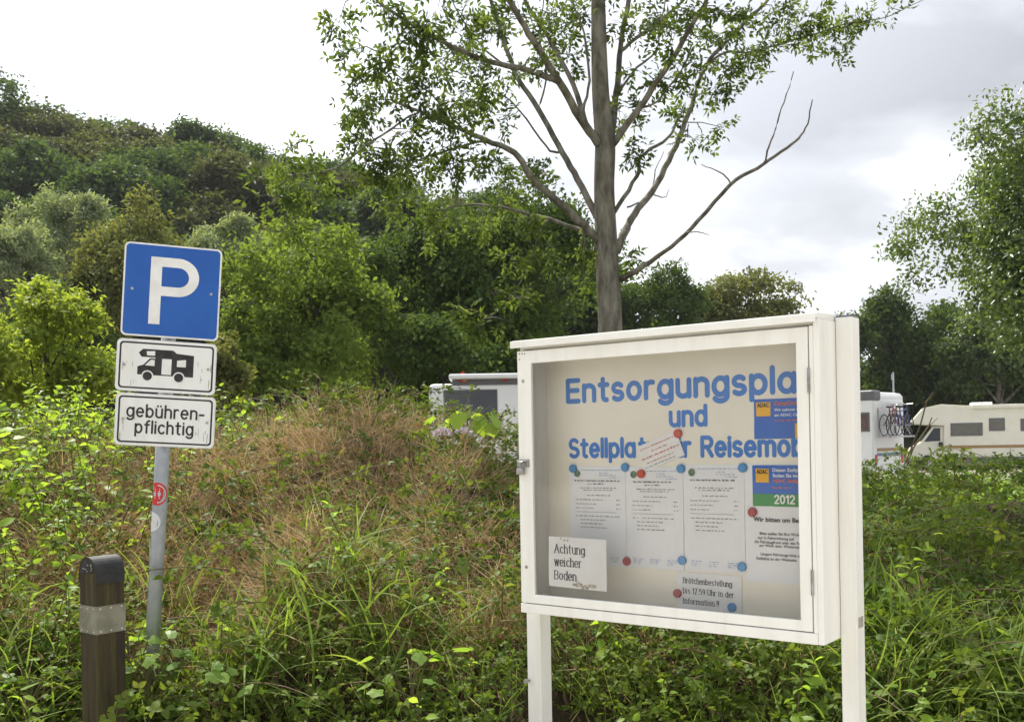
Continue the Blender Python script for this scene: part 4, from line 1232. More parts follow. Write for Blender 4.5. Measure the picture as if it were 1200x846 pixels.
def crown_leaves(rng, rx, ry, rz, lobes, clumps, per, leaf, cr=.13, spread=.88, up=.6, lmin=.18, lmax=.40):
    """crown in clumps: (leaf arrays, lobe centres); centre of the crown at the origin"""
    Rv = np.array([rx, ry, rz])
    lc = unit(rng.normal(size=(lobes, 3))) * rng.uniform(.35, spread, (lobes, 1))
    lc[0] = 0
    lc[:, 2] = lc[:, 2] * .9
    lr = rng.uniform(lmin, lmax, lobes); lr[0] = .5
    idx = rng.integers(0, lobes, clumps)
    d = unit(rng.normal(size=(clumps, 3)))
    d[:, 2] = np.where((d[:, 2] < -.2) & (rng.random(clumps) < .5), -d[:, 2], d[:, 2])
    cc = lc[idx] + d * (lr[idx] * rng.uniform(.62, 1.04, clumps))[:, None]
    nrm_ = np.linalg.norm(cc, axis=1)
    cc = np.where((nrm_ > 1.15)[:, None], cc / nrm_[:, None] * 1.12, cc)
    tone = rng.normal(0, .16, clumps)
    csz = cr * rng.uniform(.6, 1.35, clumps)
    k = rng.poisson(per, clumps) + 3
    ci = np.repeat(np.arange(clumps), k); n = len(ci)
    off = np.clip(rng.normal(size=(n, 3)), -1.9, 1.9) * csz[ci][:, None]
    off[:, 2] *= .75
    P = (cc[ci] + off) * Rv
    outw = unit(cc[ci] + .6 * off)
    lob_out = d[ci]
    Nn = unit(lob_out * .75 + outw * .35 + np.array([0, 0, up * .5]) + rng.normal(size=(n, 3)) * .42)
    D = unit(rng.normal(size=(n, 3)) + outw * .5 + np.array([0, 0, -.35]))
    L = leaf * rng.uniform(.7, 1.35, n)
    rnd = .5 + tone[ci] + rng.normal(0, .2, n)
    return P, D, Nn, L, rnd, lc * Rv

def trunk_bm(rng, base, centre, lobes, r0, dark=True, sides=8):
    """trunk from base to crown centre plus a limb into each lobe"""
    bm = bmesh.new()
    base, centre = Vector(base), Vector(centre)
    k = 6
    pts = [base.lerp(centre, t) + Vector((rng.normal(), rng.normal(), 0)) * r0 * .5 * (0 < t < 1) for t in np.linspace(0, 1, k)]
    tube(bm, pts, [r0 * (1.15 - .7 * i / (k - 1)) for i in range(k)], sides)
    for c in lobes:
        s = base.lerp(centre, rng.uniform(.5, .95))
        e_ = Vector(c) + centre
        m_ = (s + e_) / 2 + Vector((0, 0, -.1 * (e_ - s).length))
        tube(bm, [s, m_, e_], [r0 * .4, r0 * .28, r0 * .1], 5)
    return bm

def tree(name, label, px, py, Y, rpx, rpy, mat, seed, lm=(.88, .18, .40), lobes=15, clumps=160, per=34, leaf_px=5, gz=None, cat='tree', group=None, r0=None, cr=.10, aspect=.55, bark='bark_dark', depth=None):
    """a tree whose crown is centred on a sight line at distance Y"""
    rng = np.random.default_rng(seed)
    m = Y / F_PX
    c = at(px, py, Y)
    gz = gz if gz is not None else 0.0
    rx, rz = rpx * m, rpy * m
    t = empty(name, (c.x, c.y, gz)); tag(t, label, cat, group)
    leaf = leaf_px * m * 1.15; clumps = int(clumps * 1.5); per = int(per * 1.35)
    P, D, Nn, L, rnd, lc = crown_leaves(rng, rx, depth or (rx + rz) / 2, rz, lobes, clumps, per, leaf, cr, spread=lm[0], lmin=lm[1], lmax=lm[2])
    cz = c.z - gz
    P[:, 2] += cz
    P[:, 2] = np.maximum(P[:, 2], .1)
    lv = Leaves(); lv.add(P, D, Nn, L, L * aspect, rnd)
    lv.obj('crown', mat, t)
    bm_obj('trunk', trunk_bm(rng, (0, 0, -.2), (0, 0, cz + rz * .1), lc * .85, r0 or max(.06, rx * .045)), bark, t)
    return t

# ================================================================== WOODED HILL
wood_var = []
for s, (mat, rx, rz) in enumerate((('leaf_wood', 4.6, 4.3), ('leaf_wood', 5.2, 4.6), ('leaf_wood_olive', 4.4, 4.2), ('leaf_wood', 4.0, 4.9), ('leaf_wood_olive', 5.0, 4.0))):
    rng = np.random.default_rng(100 + s)
    P, D, Nn, L, rnd, lc = crown_leaves(rng, rx, rx, rz, 13, 480, 48, .32, .08, spread=.64, lmin=.30, lmax=.50)
    P[:, 2] += rz + 2.2
    lv = Leaves(); lv.add(P, D, Nn, L, L * .6, rnd)
    cm = lv.mesh('crown'); cm.materials.append(MATS[mat])
    bm = trunk_bm(rng, (0, 0, -1.0), (0, 0, rz + 2.2), lc * .85, .28)
    tm = bpy.data.meshes.new('trunk'); bm.to_mesh(tm); bm.free(); tm.materials.append(MATS['bark_dark'])
    wood_var.append((cm, tm))
rw = np.random.default_rng(5)
k = 0
for Y in (49, 56, 63, 70, 77, 84, 91):
    step = 6.0 if Y < 80 else 4.6
    x0 = (-110 - 600) / F_PX * Y; x1 = (640 - 600) / F_PX * Y
    for X in np.arange(x0, x1, step):
        xx, yy = X + rw.uniform(-1.8, 1.8), Y + rw.uniform(-2.2, 2.2)
        z = float(hill_z(np.array(xx), np.array(yy)))
        if z < .8 and Y < 60: continue
        cm, tm = wood_var[rw.integers(0, 5)]
        t = empty('wood_tree', (xx, yy, z), (0, 0, rw.uniform(0, 6.28)))
        s = rw.uniform(.92, 1.10); t.scale = (s * 1.12, s * 1.12, s * rw.uniform(.85, 1.0))
        tag(t, 'leafy tree in the dense dark wood covering the hillside', 'tree', 'trees of the hillside wood')
        for nm, me in (('crown', cm), ('trunk', tm)):
            o = bpy.data.objects.new(nm, me); COL.objects.link(o); o.parent = t
        k += 1

# ================================================================== MIDDLE TREES
tree('willow', 'silvery green willow below the hilltop wood, leftmost at the edge', 12, 300, 38, 48, 62, 'leaf_silver', 21, leaf_px=5, clumps=150, aspect=.35)
tree('willow', 'silvery green willow left of the olive tree behind the parking sign', 75, 272, 42, 52, 58, 'leaf_silver', 22, leaf_px=5, clumps=150, aspect=.35)
tree('willow', 'silvery green willow right of the blue parking plate', 272, 300, 40, 58, 50, 'leaf_silver', 23, leaf_px=5, clumps=150, aspect=.35)
tree('broadleaf_tree', 'olive green tree standing straight behind the blue parking plate', 158, 325, 30, 82, 98, 'leaf_olive', 24, leaf_px=5, clumps=230)
tree('broadleaf_tree', 'dark green tree low behind the yellow-green bush', 60, 400, 28, 90, 75, 'leaf_dark', 25, clumps=170)
tree('yellow_bush', 'yellow-green bush rising left of the parking sign', 55, 412, 13, 84, 88, 'leaf_yellow', 26, leaf_px=6.5, clumps=190, per=26, cat='bush', aspect=.5, r0=.05)
tree('yellow_bush', 'small yellow-green bush crowding the left picture edge', -10, 440, 12, 50, 80, 'leaf_yellow', 27, leaf_px=6.5, clumps=90, per=24, cat='bush', aspect=.5, r0=.05)
tree('broadleaf_tree', 'fresh green tree right of the parking sign, sunlit on top', 372, 372, 22, 98, 118, 'leaf_fresh', 28, leaf_px=6, clumps=260, per=32)
tree('broadleaf_tree', 'low fresh green tree between parking sign and dark round tree', 300, 420, 20, 55, 70, 'leaf_fresh', 29, leaf_px=6, clumps=150, per=30)
tree('broadleaf_tree', 'large dark round tree behind the notice board and the ash trunk', 590, 345, 27, 125, 122, 'leaf_dark', 30, leaf_px=5.5, lobes=20, clumps=330, per=36)
tree('broadleaf_tree', 'dark tree between the fresh green tree and the ash trunk', 480, 335, 26, 88, 108, 'leaf_dark', 31, leaf_px=5.5, clumps=250, per=34)
tree('broadleaf_tree', 'low dark tree in front of the large dark round tree', 560, 430, 23, 135, 62, 'leaf_dark', 32, leaf_px=5.5, clumps=230, per=34)
tree('olive_shrub', 'thin olive shrub beside the right edge of the white plates', 262, 440, 17, 38, 62, 'leaf_olive', 33, leaf_px=6, clumps=80, per=22, cat='shrub', r0=.04)
tree('broadleaf_tree', 'round green tree just right of the ash trunk above the board', 778, 368, 45, 66, 60, 'leaf_dark', 34, leaf_px=4.4, clumps=190)
tree('broadleaf_tree', 'broad green tree above the middle of the board roof', 858, 376, 48, 84, 58, 'leaf_olive', 35, leaf_px=4.4, clumps=190)
tree('broadleaf_tree', 'low green tree peeping over the right end of the board roof', 905, 392, 50, 44, 40, 'leaf_dark', 36, leaf_px=4.4, clumps=100)
tree('broadleaf_tree', 'dark tree behind the motorhome with the bicycles', 1040, 408, 56, 68, 76, 'leaf_dark', 37, leaf_px=4.6, clumps=220)
tree('broadleaf_tree', 'dark tree behind the nose of the cream motorhome', 1112, 432, 58, 70, 70, 'leaf_dark', 38, leaf_px=4.6, clumps=200)
tree('broadleaf_tree', 'dark tree behind the cream motorhome at the right edge', 1185, 440, 60, 62, 66, 'leaf_dark', 39, leaf_px=4.6, clumps=180)
tree('broadleaf_tree', 'low dark tree behind the motorhome, close to the right post', 985, 440, 60, 50, 60, 'leaf_dark', 40, leaf_px=4.6, clumps=120)
tree('glossy_tree', 'big glossy leaved tree overhanging the right picture edge', 1256, 268, 22, 172, 184, 'leaf_shiny', 41, depth=3.0, lm=(.95, .14, .32), lobes=38, leaf_px=5.4, clumps=1050, cr=.065, per=36, r0=.16, bark='bark')
tree('glossy_tree', 'lower glossy leaved tree above the cream motorhome', 1172, 415, 52, 80, 66, 'leaf_shiny', 42, leaf_px=5, clumps=190, per=30, bark='bark')
tree('low_bush', 'low dark bush between the two motorhomes on the right', 1078, 470, 62, 80, 44, 'leaf_dark', 43, leaf_px=4.6, clumps=140, cat='bush')
tree('low_bush', 'low dark bush behind the roof of the cream motorhome', 1165, 472, 63, 80, 44, 'leaf_dark', 44, leaf_px=4.6, clumps=140, cat='bush')

# ================================================================== ASH TREE IN FRONT
T_Y = 10.4
ash = empty('ash_tree', (at(716, 385, T_Y).x, T_Y, float(bank_z(np.array(1.0), np.array(T_Y)))))
tag(ash, 'tall ash tree with bare forking limbs rising behind the notice board', 'tree')
ax, ay, az = ash.location
def L3(px, py, dy): return at(px, py, T_Y + dy) - Vector((ax, ay, az))
M_ = T_Y / F_PX
limbs = {   # px, py, depth offset, radius px
 'trunk': [(717, 560, 0, 19), (716, 470, 0, 17.5), (715, 380, 0, 16), (711, 296, 0, 15), (708, 223, 0, 13.5), (709, 167, 0, 13.5), (704, 112, .05, 11.5), (702, 56, .1, 10.5), (701, 0, .12, 9.5), (699, -90, .15, 8), (705, -200, .2, 6), (700, -330, .25, 3.5), (706, -450, .2, 1.2)],
 'l1': [(704, 285, 0, 7.5), (670, 251, -.2, 6.2), (626, 212, -.45, 5.2), (603, 179, -.6, 4.5), (570, 165, -.75, 3.8), (531, 148, -.95, 3), (492, 131, -1.1, 2.4), (458, 117, -1.25, 1.6)],
 'l2': [(703, 278, 0, 4), (642, 257, .3, 3), (587, 243, .6, 2.2), (547, 240, .8, 1.4), (500, 250, 1.0, 1)],
 'l3': [(704, 262, 0, 6), (681, 218, .15, 5.3), (659, 179, .3, 4.8), (631, 128, .5, 4.4), (603, 84, .7, 4), (587, 33, .85, 3.6), (575, 0, .95, 3.2), (560, -70, 1.1, 2.4), (548, -140, 1.2, 1.4)],
 'l4': [(704, 172, 0, 7.5), (681, 140, -.2, 6.5), (648, 84, -.5, 5.5), (620, 40, -.8, 4.6), (596, 0, -1.0, 4), (560, -60, -1.3, 3), (520, -120, -1.5, 1.6)],
 'l5': [(655, 96, -.45, 5.2), (618, 82, -.6, 4.4), (575, 73, -.75, 3.8), (520, 50, -.95, 3.2), (464, 17, -1.2, 2.4), (430, -10, -1.3, 1.8), (390, -50, -1.4, 1)],
 'l6': [(688, 150, .05, 5), (672, 100, .2, 4), (640, 40, .4, 3.4), (610, -10, .6, 3), (590, -80, .8, 2)],
 'r1': [(714, 175, 0, 6.5), (722, 112, .2, 5.2), (727, 56, .35, 4.4), (737, 0, .5, 4), (752, -80, .7, 3), (760, -170, .8, 1.6)],
 'r2': [(716, 172, 0, 6), (748, 128, -.2, 5), (771, 95, -.35, 4.6), (793, 61, -.5, 4), (815, 22, -.7, 3.4), (828, 0, -.8, 3), (850, -70, -1.0, 2.2), (870, -130, -1.1, 1.2)],
 'r3': [(722, 295, 0, 7.5), (743, 251, .15, 5.8), (765, 223, .3, 5.2), (788, 179, .5, 4.6), (807, 134, .7, 4.2), (827, 78, .85, 3.8), (855, 45, 1.0, 3.4), (882, 17, 1.15, 3), (900, 0, 1.2, 2.6), (940, -60, 1.4, 1.8)],
 'r4': [(719, 250, 0, 4), (746, 207, -.15, 3.2), (751, 184, -.25, 2.8), (782, 162, -.4, 2.2), (800, 130, -.5, 1.4)],
 'r5': [(727, 328, 0, 5.5), (771, 301, -.25, 3.6), (810, 268, -.5, 3.2), (855, 218, -.8, 2.8), (894, 193, -1.0, 2.3), (927, 170, -1.2, 1.9), (944, 151, -1.3, 1.2), (952, 117, -1.4, .7)],
 'r6': [(827, 78, .85, 2.4), (850, 62, .9, 2.2), (882, 61, 1.0, 1.9), (938, 45, 1.15, 1.6), (994, 28, 1.3, 1.2), (1039, 20, 1.4, .8), (1090, -4, 1.5, .6)],
 'r7': [(728, 60, .35, 3.4), (752, 40, .45, 3), (782, 18, .55, 2.6), (806, -6, .65, 2.2), (840, -60, .8, 1.4)],
 'r8': [(894, 193, -1.0, 1.5), (904, 165, -1.05, 1.2), (916, 128, -1.1, 1), (930, 84, -1.15, .6)],
 'r9': [(857, 216, -.8, 1.2), (848, 205, -.85, 1), (822, 193, -.95, .5)],
 'r10': [(805, 272, -.48, 1.0), (818, 272, -.52, .8), (831, 275, -.6, .5)],
 'r11': [(735, 243, .1, 1.6), (752, 236, .2, 1.3), (763, 228, .3, 1.2), (768, 200, .4, .9), (778, 178, .45, .6)],
 'l7': [(492, 131, -1.1, 1.4), (475, 140, -1.2, 1.5), (430, 170, -1.3, 1.6), (405, 190, -1.4, 1.6), (380, 202, -1.45, 1.1), (345, 205, -1.5, .7)],
 'l8': [(570, 165, -.75, 2), (545, 170, -.85, 1.7), (500, 185, -1, 1.3), (470, 195, -1.1, .8)],
 'l9': [(642, 257, .3, 1.2), (632, 275, .3, 1), (610, 330, .2, .8), (575, 372, .1, .5)],
 'l10': [(659, 179, .3, 2.2), (640, 172, .4, 1.8), (600, 120, .6, 1.4), (560, 100, .8, 1)],
 'l11': [(681, 140, -.2, 2.6), (690, 95, -.1, 2.2), (684, 40, .0, 1.8), (668, -10, .1, 1.4), (655, -80, .2, .8)],
 'r13': [(748, 128, -.2, 2.0), (770, 118, -.3, 1.7), (800, 80, -.5, 1.4), (812, 50, -.6, 1)],
 'r14': [(724, 112, .2, 2.2), (742, 84, .25, 1.9), (768, 60, .3, 1.6), (776, 20, .35, 1.2), (790, -40, .4, .8)],
 'l12': [(603, 84, .7, 2.0), (570, 60, .8, 1.6), (540, 20, 1.0, 1.3), (520, -20, 1.1, .9)],
 'l13': [(631, 128, .5, 1.8), (640, 90, .6, 1.5), (632, 40, .7, 1.2), (640, -10, .8, .9)],
 'l14': [(531, 148, -.95, 1.5), (505, 110, -1.0, 1.2), (470, 92, -1.1, 1), (440, 60, -1.2, .7)],
 'r12': [(760, 225, .28, 1.2), (778, 232, .3, .8), (784, 222, .3, .5)],
}
nodes = []
tr_parent = None
for nm, pts in limbs.items():
    sm = smooth_path(pts, 5)
    jit = np.random.default_rng(abs(hash(nm)) % 1000 if False else sum(map(ord, nm)))
    P = []
    for i, (x, y, d, r) in enumerate(sm):
        w = 0 if i in (0, len(sm) - 1) or nm == 'trunk' else 1
        P.append(L3(x + w * jit.normal(0, .45), y + w * jit.normal(0, .45), d + w * jit.normal(0, .02)))
        if i > 2: nodes.append((x, y, d, r, nm))
    rr = [max(.003, r * M_ * (.89 if nm == 'trunk' else .74)) for r in sm[:, 3]]
    if nm == 'trunk':
        P[0].z = -0.3 + 0
    sides = 14 if nm == 'trunk' else (9 if rr[0] > .03 else 6)
    bm = tube(bmesh.new(), P, rr, sides)
    if nm == 'trunk':   # flared foot, slight unevenness
        for v in bm.verts: v.co += v.normal * 0
    tr_parent_new = bm_obj('trunk' if nm == 'trunk' else 'limb', bm, 'bark', ash, True)

clusters = [(420, 95, 26), (440, 130, 30), (470, 160, 30), (455, 190, 26), (500, 120, 30), (520, 160, 28), (540, 190, 26), (490, 195, 24), (430, 72, 18), (560, 110, 26), (590, 140, 20), (480, 92, 26), (397, 27, 9), (410, 60, 14),
            (520, 205, 20), (440, 210, 16), (470, 215, 16), (545, 130, 24), (575, 195, 16), (412, 130, 18), (425, 160, 18),
            (455, 20, 24), (500, 28, 30), (540, 18, 30), (580, 40, 28), (520, 72, 26), (560, 80, 24), (610, 18, 28), (640, 50, 24), (600, 92, 20), (650, 18, 24), (670, 66, 16), (480, 52, 22), (545, 50, 24), (625, 70, 18), (665, 30, 18),
            (690, 18, 18), (730, 28, 18), (760, 18, 22), (790, 40, 20), (742, 82, 14), (780, 92, 18), (810, 70, 20), (830, 40, 24), (850, 80, 22), (838, 110, 18), (800, 130, 16), (815, 165, 13), (760, 132, 14), (726, 132, 10), (736, 180, 10), (870, 30, 24), (900, 52, 22), (930, 30, 22), (960, 46, 20), (990, 25, 20), (1020, 20, 16), (975, 62, 14), (880, 88, 14), (848, 150, 8), (1045, 10, 9), (910, 20, 22), (950, 18, 20), (845, 15, 22), (805, 15, 20), (870, 60, 20),
            (330, 190, 22), (350, 215, 24), (318, 240, 18), (380, 205, 16), (366, 240, 18), (335, 270, 12), (400, 215, 14),
            (460, 236, 22), (500, 255, 22), (540, 238, 18), (590, 240, 16), (560, 265, 16), (620, 256, 10), (520, 280, 16), (650, 292, 12), (600, 300, 16), (575, 340, 14), (562, 378, 14), (608, 350, 10), (682, 300, 10), (622, 206, 8), (640, 196, 6), (540, 362, 10), (590, 375, 10), (688, 330, 8), (735, 300, 6)]
rngA = np.random.default_rng(77)
for i in range(120):     # the crown goes on above the frame
    a = rngA.uniform(0, 6.283); rr = math.sqrt(rngA.uniform(0, 1)); py = rngA.uniform(-440, -20)
    wv = 330 * (1 - abs((py + 120) / 380) ** 2) ** .5 if abs((py + 120) / 380) < 1 else 60
    clusters.append((702 + wv * rr * math.cos(a), py, 34, wv * rr * math.sin(a) * M_))
nd = np.array([(a, b, c, r) for a, b, c, r, _ in nodes if r < 7])
lv = Leaves(); twigs = bmesh.new()
for cidx, c in enumerate(clusters):
    x, y, r = c[:3]
    if len(c) > 3:
        q = (nd[:, 0] - x) ** 2 + (nd[:, 1] - y) ** 2 + ((nd[:, 2] - c[3]) / M_) ** 2
    else:
        q = (nd[:, 0] - x) ** 2 + (nd[:, 1] - y) ** 2
    j = int(np.argmin(q + rngA.uniform(0, 400, len(q))))
    dep = c[3] if len(c) > 3 else nd[j, 2] + rngA.normal(0, .22)
    s, e_ = L3(nd[j, 0], nd[j, 1], nd[j, 2]), L3(x, y, dep)
    mid = (s + e_) / 2 + Vector((rngA.normal() * .05, rngA.normal() * .05, .06 * (e_ - s).length))
    tube(twigs, [s, mid, e_], [.007, .0055, .003], 5, False)
    rad = r * M_
    nsub = max(3, int(r / 3.6)) if len(c) == 3 else 7
    dens = 1.0 if len(c) == 3 else .8
    for _ in range(nsub):
        dd = Vector(rand_dir(1, rngA)[0]); dd.z *= .6
        st = s.lerp(e_, rngA.uniform(.6, 1.0)) if (e_ - s).length < rad * 3 else mid.lerp(e_, rngA.uniform(.55, 1))
        en = e_ + dd * rad
        tube(twigs, [st, (st + en) / 2 + Vector((0, 0, .02)), en], [.0035, .003, .002], 4, False)
        ncomp = max(2, int(rngA.poisson(4.2 * dens)))
        for _k in range(ncomp):
            p0 = np.array(st.lerp(en, rngA.uniform(.3, 1.0)))
            ax_ = unit(np.array(dd) * .5 + rngA.normal(size=3) * .7 + np.array([0, 0, -.35]))
            nn = unit(np.cross(ax_, rngA.normal(size=3)) + np.array([0, 0, .8]))
            sd = unit(np.cross(ax_, nn))
            RL = rngA.uniform(.13, .22); nl = int(rngA.integers(2, 5))
            PP, DD = [], []
            for t in np.linspace(.3, .9, nl):
                for sg in (-1, 1):
                    PP.append(p0 + ax_ * RL * t); DD.append(ax_ * .55 + sd * sg)
            PP.append(p0 + ax_ * RL); DD.append(ax_)
            n_ = len(PP)
            lv.add(np.array(PP), np.array(DD) + rngA.normal(size=(n_, 3)) * .22, np.tile(nn, (n_, 1)) + rngA.normal(size=(n_, 3)) * .35,
                   rngA.uniform(.055, .095, n_), rngA.uniform(.026, .040, n_), np.clip(rngA.normal(.5, .25) + rngA.normal(0, .12, n_), 0, 1))
bm_obj('twigs', twigs, 'bark', ash)['kind'] = 'stuff'
lv.obj('crown', 'leaf_ash', ash)

# ================================================================== THE OVERGROWN BANK
rb = np.random.default_rng(9)
def sample_xy(n, y0=3.75, y1=10.0, pw=2.0, margin=1.12):
    """points over the bank inside a widened view, denser near the front"""
    u = rb.random(n)
    k = 1 - pw
    Y = (y0 ** k + u * (y1 ** k - y0 ** k)) ** (1 / k)
    X = rb.uniform(-.62, .62, n) * margin * (Y + .6)
    return X, Y
def to_px(X, Y, Z):
    dx, dz = X / Y * F_PX, (Z - CAM_Z) / Y * F_PX
    return CX + dx, CY - dz
def zone_weights(X, Y):
    """which growth belongs where on the bank: dry grass on the middle hump, lime weeds on the left"""
    dry = 1.28 * np.exp(-((X + 1.85) / 1.9) ** 2) * np.clip((Y - 4.35) / 0.9, 0, 1) * np.clip((9.0 - Y) / 1.5, .35, 1)
    dry *= .40 + .95 * vnoise(X * .9 + 4, Y * 1.0, 12)
    lime = np.clip((-1.9 - X) / 1.1, 0, 1) * np.clip((Y - 4.6) / 1.2, 0.25, 1)
    lime *= .45 + vnoise(X * 1.2, Y * 1.2 + 7, 13)
    return np.clip(dry, 0, 1), np.clip(lime, 0, 1)
def keep_clear(X, Y):
    """nothing grows through the board, the sign plates or in front of them"""
    p = np.stack([X - B_LOC.x, Y - B_LOC.y], -1)
    c, s = math.cos(B_ANG), math.sin(B_ANG)
    lx = p[..., 0] * c + p[..., 1] * s; ly = -p[..., 0] * s + p[..., 1] * c
    return ~((lx > -.2) & (lx < BW + .2) & (ly < .42))

# bramble leaves in threes over the whole bank
def trefoils(X, Y, Z, size, lv, rnd, rng, tilt=.55, shape='ovate', up=1.0):
    n = len(X)
    C_ = np.stack([X, Y, Z], 1)
    Nn = unit(np.array([0, -.12, up]) + rng.normal(size=(n, 3)) * tilt)
    D0 = unit(np.cross(Nn, rng.normal(size=(n, 3))))
    B0 = np.cross(Nn, D0)
    for a in (0, 1.25, -1.25):
        D = D0 * math.cos(a) + B0 * math.sin(a)
        L = size * rng.uniform(.75, 1.15, n) * (1.1 if a == 0 else .9)
        lv.add(C_ + D * (size * .12)[:, None], D + rng.normal(size=(n, 3)) * .12, Nn + rng.normal(size=(n, 3)) * .18, L, L * .68, rnd + rng.normal(0, .08, n), shape)

X, Y = sample_xy(50000)
ok = keep_clear(X, Y); X, Y = X[ok], Y[ok]
X2, Y2 = sample_xy(9000, 7.4, 10.8, 1.2); ok = keep_clear(X2, Y2)
X, Y = np.concatenate([X, X2[ok]]), np.concatenate([Y, Y2[ok]])
dry, lime = zone_weights(X, Y)
ok = rb.random(len(X)) > .80 * dry + .72 * lime; X, Y = X[ok], Y[ok]
top = canopy(X, Y)
dep = rb.exponential(.085, len(X))
Z = top - np.minimum(dep, .36) + rb.normal(0, .03, len(X)) + .02
tone = .45 + (vnoise(X * 1.6, Y * 1.6, 21) - .5) * .5 + (vnoise(X * 5, Y * 5, 22) - .5) * .35
size = rb.uniform(.024, .047, len(X)) * (.7 + .6 * vnoise(X * .8, Y * .8, 23))
lv = Leaves(); trefoils(X, Y, Z, size, lv, tone, rb, .6)
# arching canes that carry leaves above the rest
canes = bmesh.new()
for i in range(800):
    x, y = sample_xy(1, 4.2, 9.4, 1.6); x, y = float(x[0]), float(y[0])
    if not keep_clear(np.array(x), np.array(y)): continue
    d_, l_ = zone_weights(np.array(x), np.array(y))
    z = float(canopy(np.array(x), np.array(y))) - .15
    a = rb.uniform(0, 6.283); L = rb.uniform(.35, .95); H = rb.uniform(.18, .42)
    n_ = 9; pts = []
    for k in range(n_):
        t = k / (n_ - 1)
        xx, yy = x + math.cos(a) * L * t, y + math.sin(a) * L * t
        pts.append((xx, yy, z + H * 1.6 * t * (1.35 - t)))
    if not keep_clear(np.array(pts[-1][0]), np.array(pts[-1][1])): continue
    tube(canes, pts, [.0032] * 5 + [.0026, .0022, .0018, .0012], 4, False)
    m_ = int(L / .05)
    ts = np.sort(rb.uniform(.15, 1, m_))
    pp_ = smooth_path(pts, 4); ii = (ts * (len(pp_) - 1)).astype(int)
    q = pp_[ii]
    trefoils(q[:, 0] + rb.normal(0, .03, m_), q[:, 1] + rb.normal(0, .03, m_), q[:, 2] + rb.normal(0, .015, m_), rb.uniform(.028, .05, m_), lv, .6 + rb.normal(0, .15, m_), rb, .7)
o = lv.obj('bramble_leaves', 'leaf_bramble')
tag(o, 'green bramble leaves smothering the whole bank behind the board', 'brambles', kind='stuff')
o = bm_obj('bramble_canes', canes, 'cane'); tag(o, 'thin brown arching bramble canes across the bank', 'brambles', kind='stuff')

# withered, browning leaves on the middle hump
X, Y = sample_xy(26000, 4.4, 9.2, 1.7)
dry, lime = zone_weights(X, Y)
ok = keep_clear(X, Y) & (rb.random(len(X)) < .85 * dry + .05); X, Y = X[ok], Y[ok]
Z = canopy(X, Y) - np.minimum(rb.exponential(.07, len(X)), .3) + .03
lv = Leaves(); trefoils(X, Y, Z, rb.uniform(.018, .036, len(X)), lv, .5 + rb.normal(0, .25, len(X)), rb, .8, 'simple')
o = lv.obj('withered_leaves', 'leaf_bramble_dry'); tag(o, 'withered brown leaves on the sunny middle of the bank', 'leaves', kind='stuff')

# dry grass
X, Y = sample_xy(110000, 4.4, 9.4, 1.4)
dry, lime = zone_weights(X, Y)
ok = keep_clear(X, Y) & (rb.random(len(X)) < .9 * dry + .02); X, Y = X[ok], Y[ok]
n_ = len(X)
P = np.stack([X, Y, canopy(X, Y) - rb.uniform(.12, .30, n_)], 1)
lean = np.stack([(vnoise(X * 1.3, Y * 1.3, 31) - .5) * 2.2, (vnoise(X * 1.3, Y * 1.3, 32) - .5) * 2.0 - .2, np.ones(n_)], 1) + rb.normal(size=(n_, 3)) * .55
lean[:, 2] = np.abs(lean[:, 2]) * .8 + .15
lv = Leaves(); lv.blades(P, lean, rb.uniform(.16, .42, n_), rb.uniform(.0028, .0060, n_), rb.uniform(.1, .8, n_), .45 + rb.normal(0, .28, n_), 3)
o = lv.obj('dry_grass', 'blade_dry'); tag(o, 'tangled dry straw-coloured grass over the middle of the bank', 'grass', kind='stuff')

# green grass: thin everywhere, tufts of broad blades in the lower middle and on the right
lv = Leaves()
X, Y = sample_xy(9000, 3.9, 9.4, 1.7)
ok = keep_clear(X, Y) & (rb.random(len(X)) > 1.1 * zone_weights(X, Y)[0]); X, Y = X[ok], Y[ok]; n_ = len(X)
P = np.stack([X, Y, canopy(X, Y) - rb.uniform(.10, .26, n_)], 1)
lean = rb.normal(size=(n_, 3)) * .45; lean[:, 2] = 1
lv.blades(P, lean, rb.uniform(.18, .40, n_), rb.uniform(.003, .006, n_), rb.uniform(.1, .8, n_), .5 + rb.normal(0, .25, n_))
tufts = [(420, 690, 5.2), (230, 700, 4.7), (330, 760, 4.5), (270, 770, 4.4), (20, 620, 5.0), (60, 700, 4.6), (20, 760, 4.3),
         (1060, 690, 4.9), (1090, 640, 5.3), (1160, 720, 4.7), (1190, 660, 5.0), (1110, 720, 4.7), (1040, 760, 4.5), (1180, 780, 4.4), (1210, 720, 4.6), (1080, 780, 4.4), (180, 640, 5.2), (160, 760, 4.4), (520, 720, 4.9), (380, 730, 4.7), (440, 760, 4.5), (210, 660, 4.9), (100, 620, 5.2), (1015, 700, 4.9), (1205, 800, 4.3), (1025, 820, 4.2), ]
for (px, py, Yt) in tufts:
    c = at(px, py, Yt)
    m_ = int(rb.integers(30, 56))
    x = c.x + rb.normal(0, .10, m_); y = c.y + rb.normal(0, .10, m_)
    P = np.stack([x, y, canopy(x, y) - .16], 1)
    lean = rb.normal(size=(m_, 3)) * .38; lean[:, 2] = 1
    lv.blades(P, lean, rb.uniform(.30, .72, m_), rb.uniform(.007, .017, m_), rb.uniform(.25, 1.0, m_), .6 + rb.normal(0, .2, m_), 6)
o = lv.obj('green_grass', 'blade_green'); tag(o, 'green grass blades and tufts growing through the brambles', 'grass', kind='stuff')

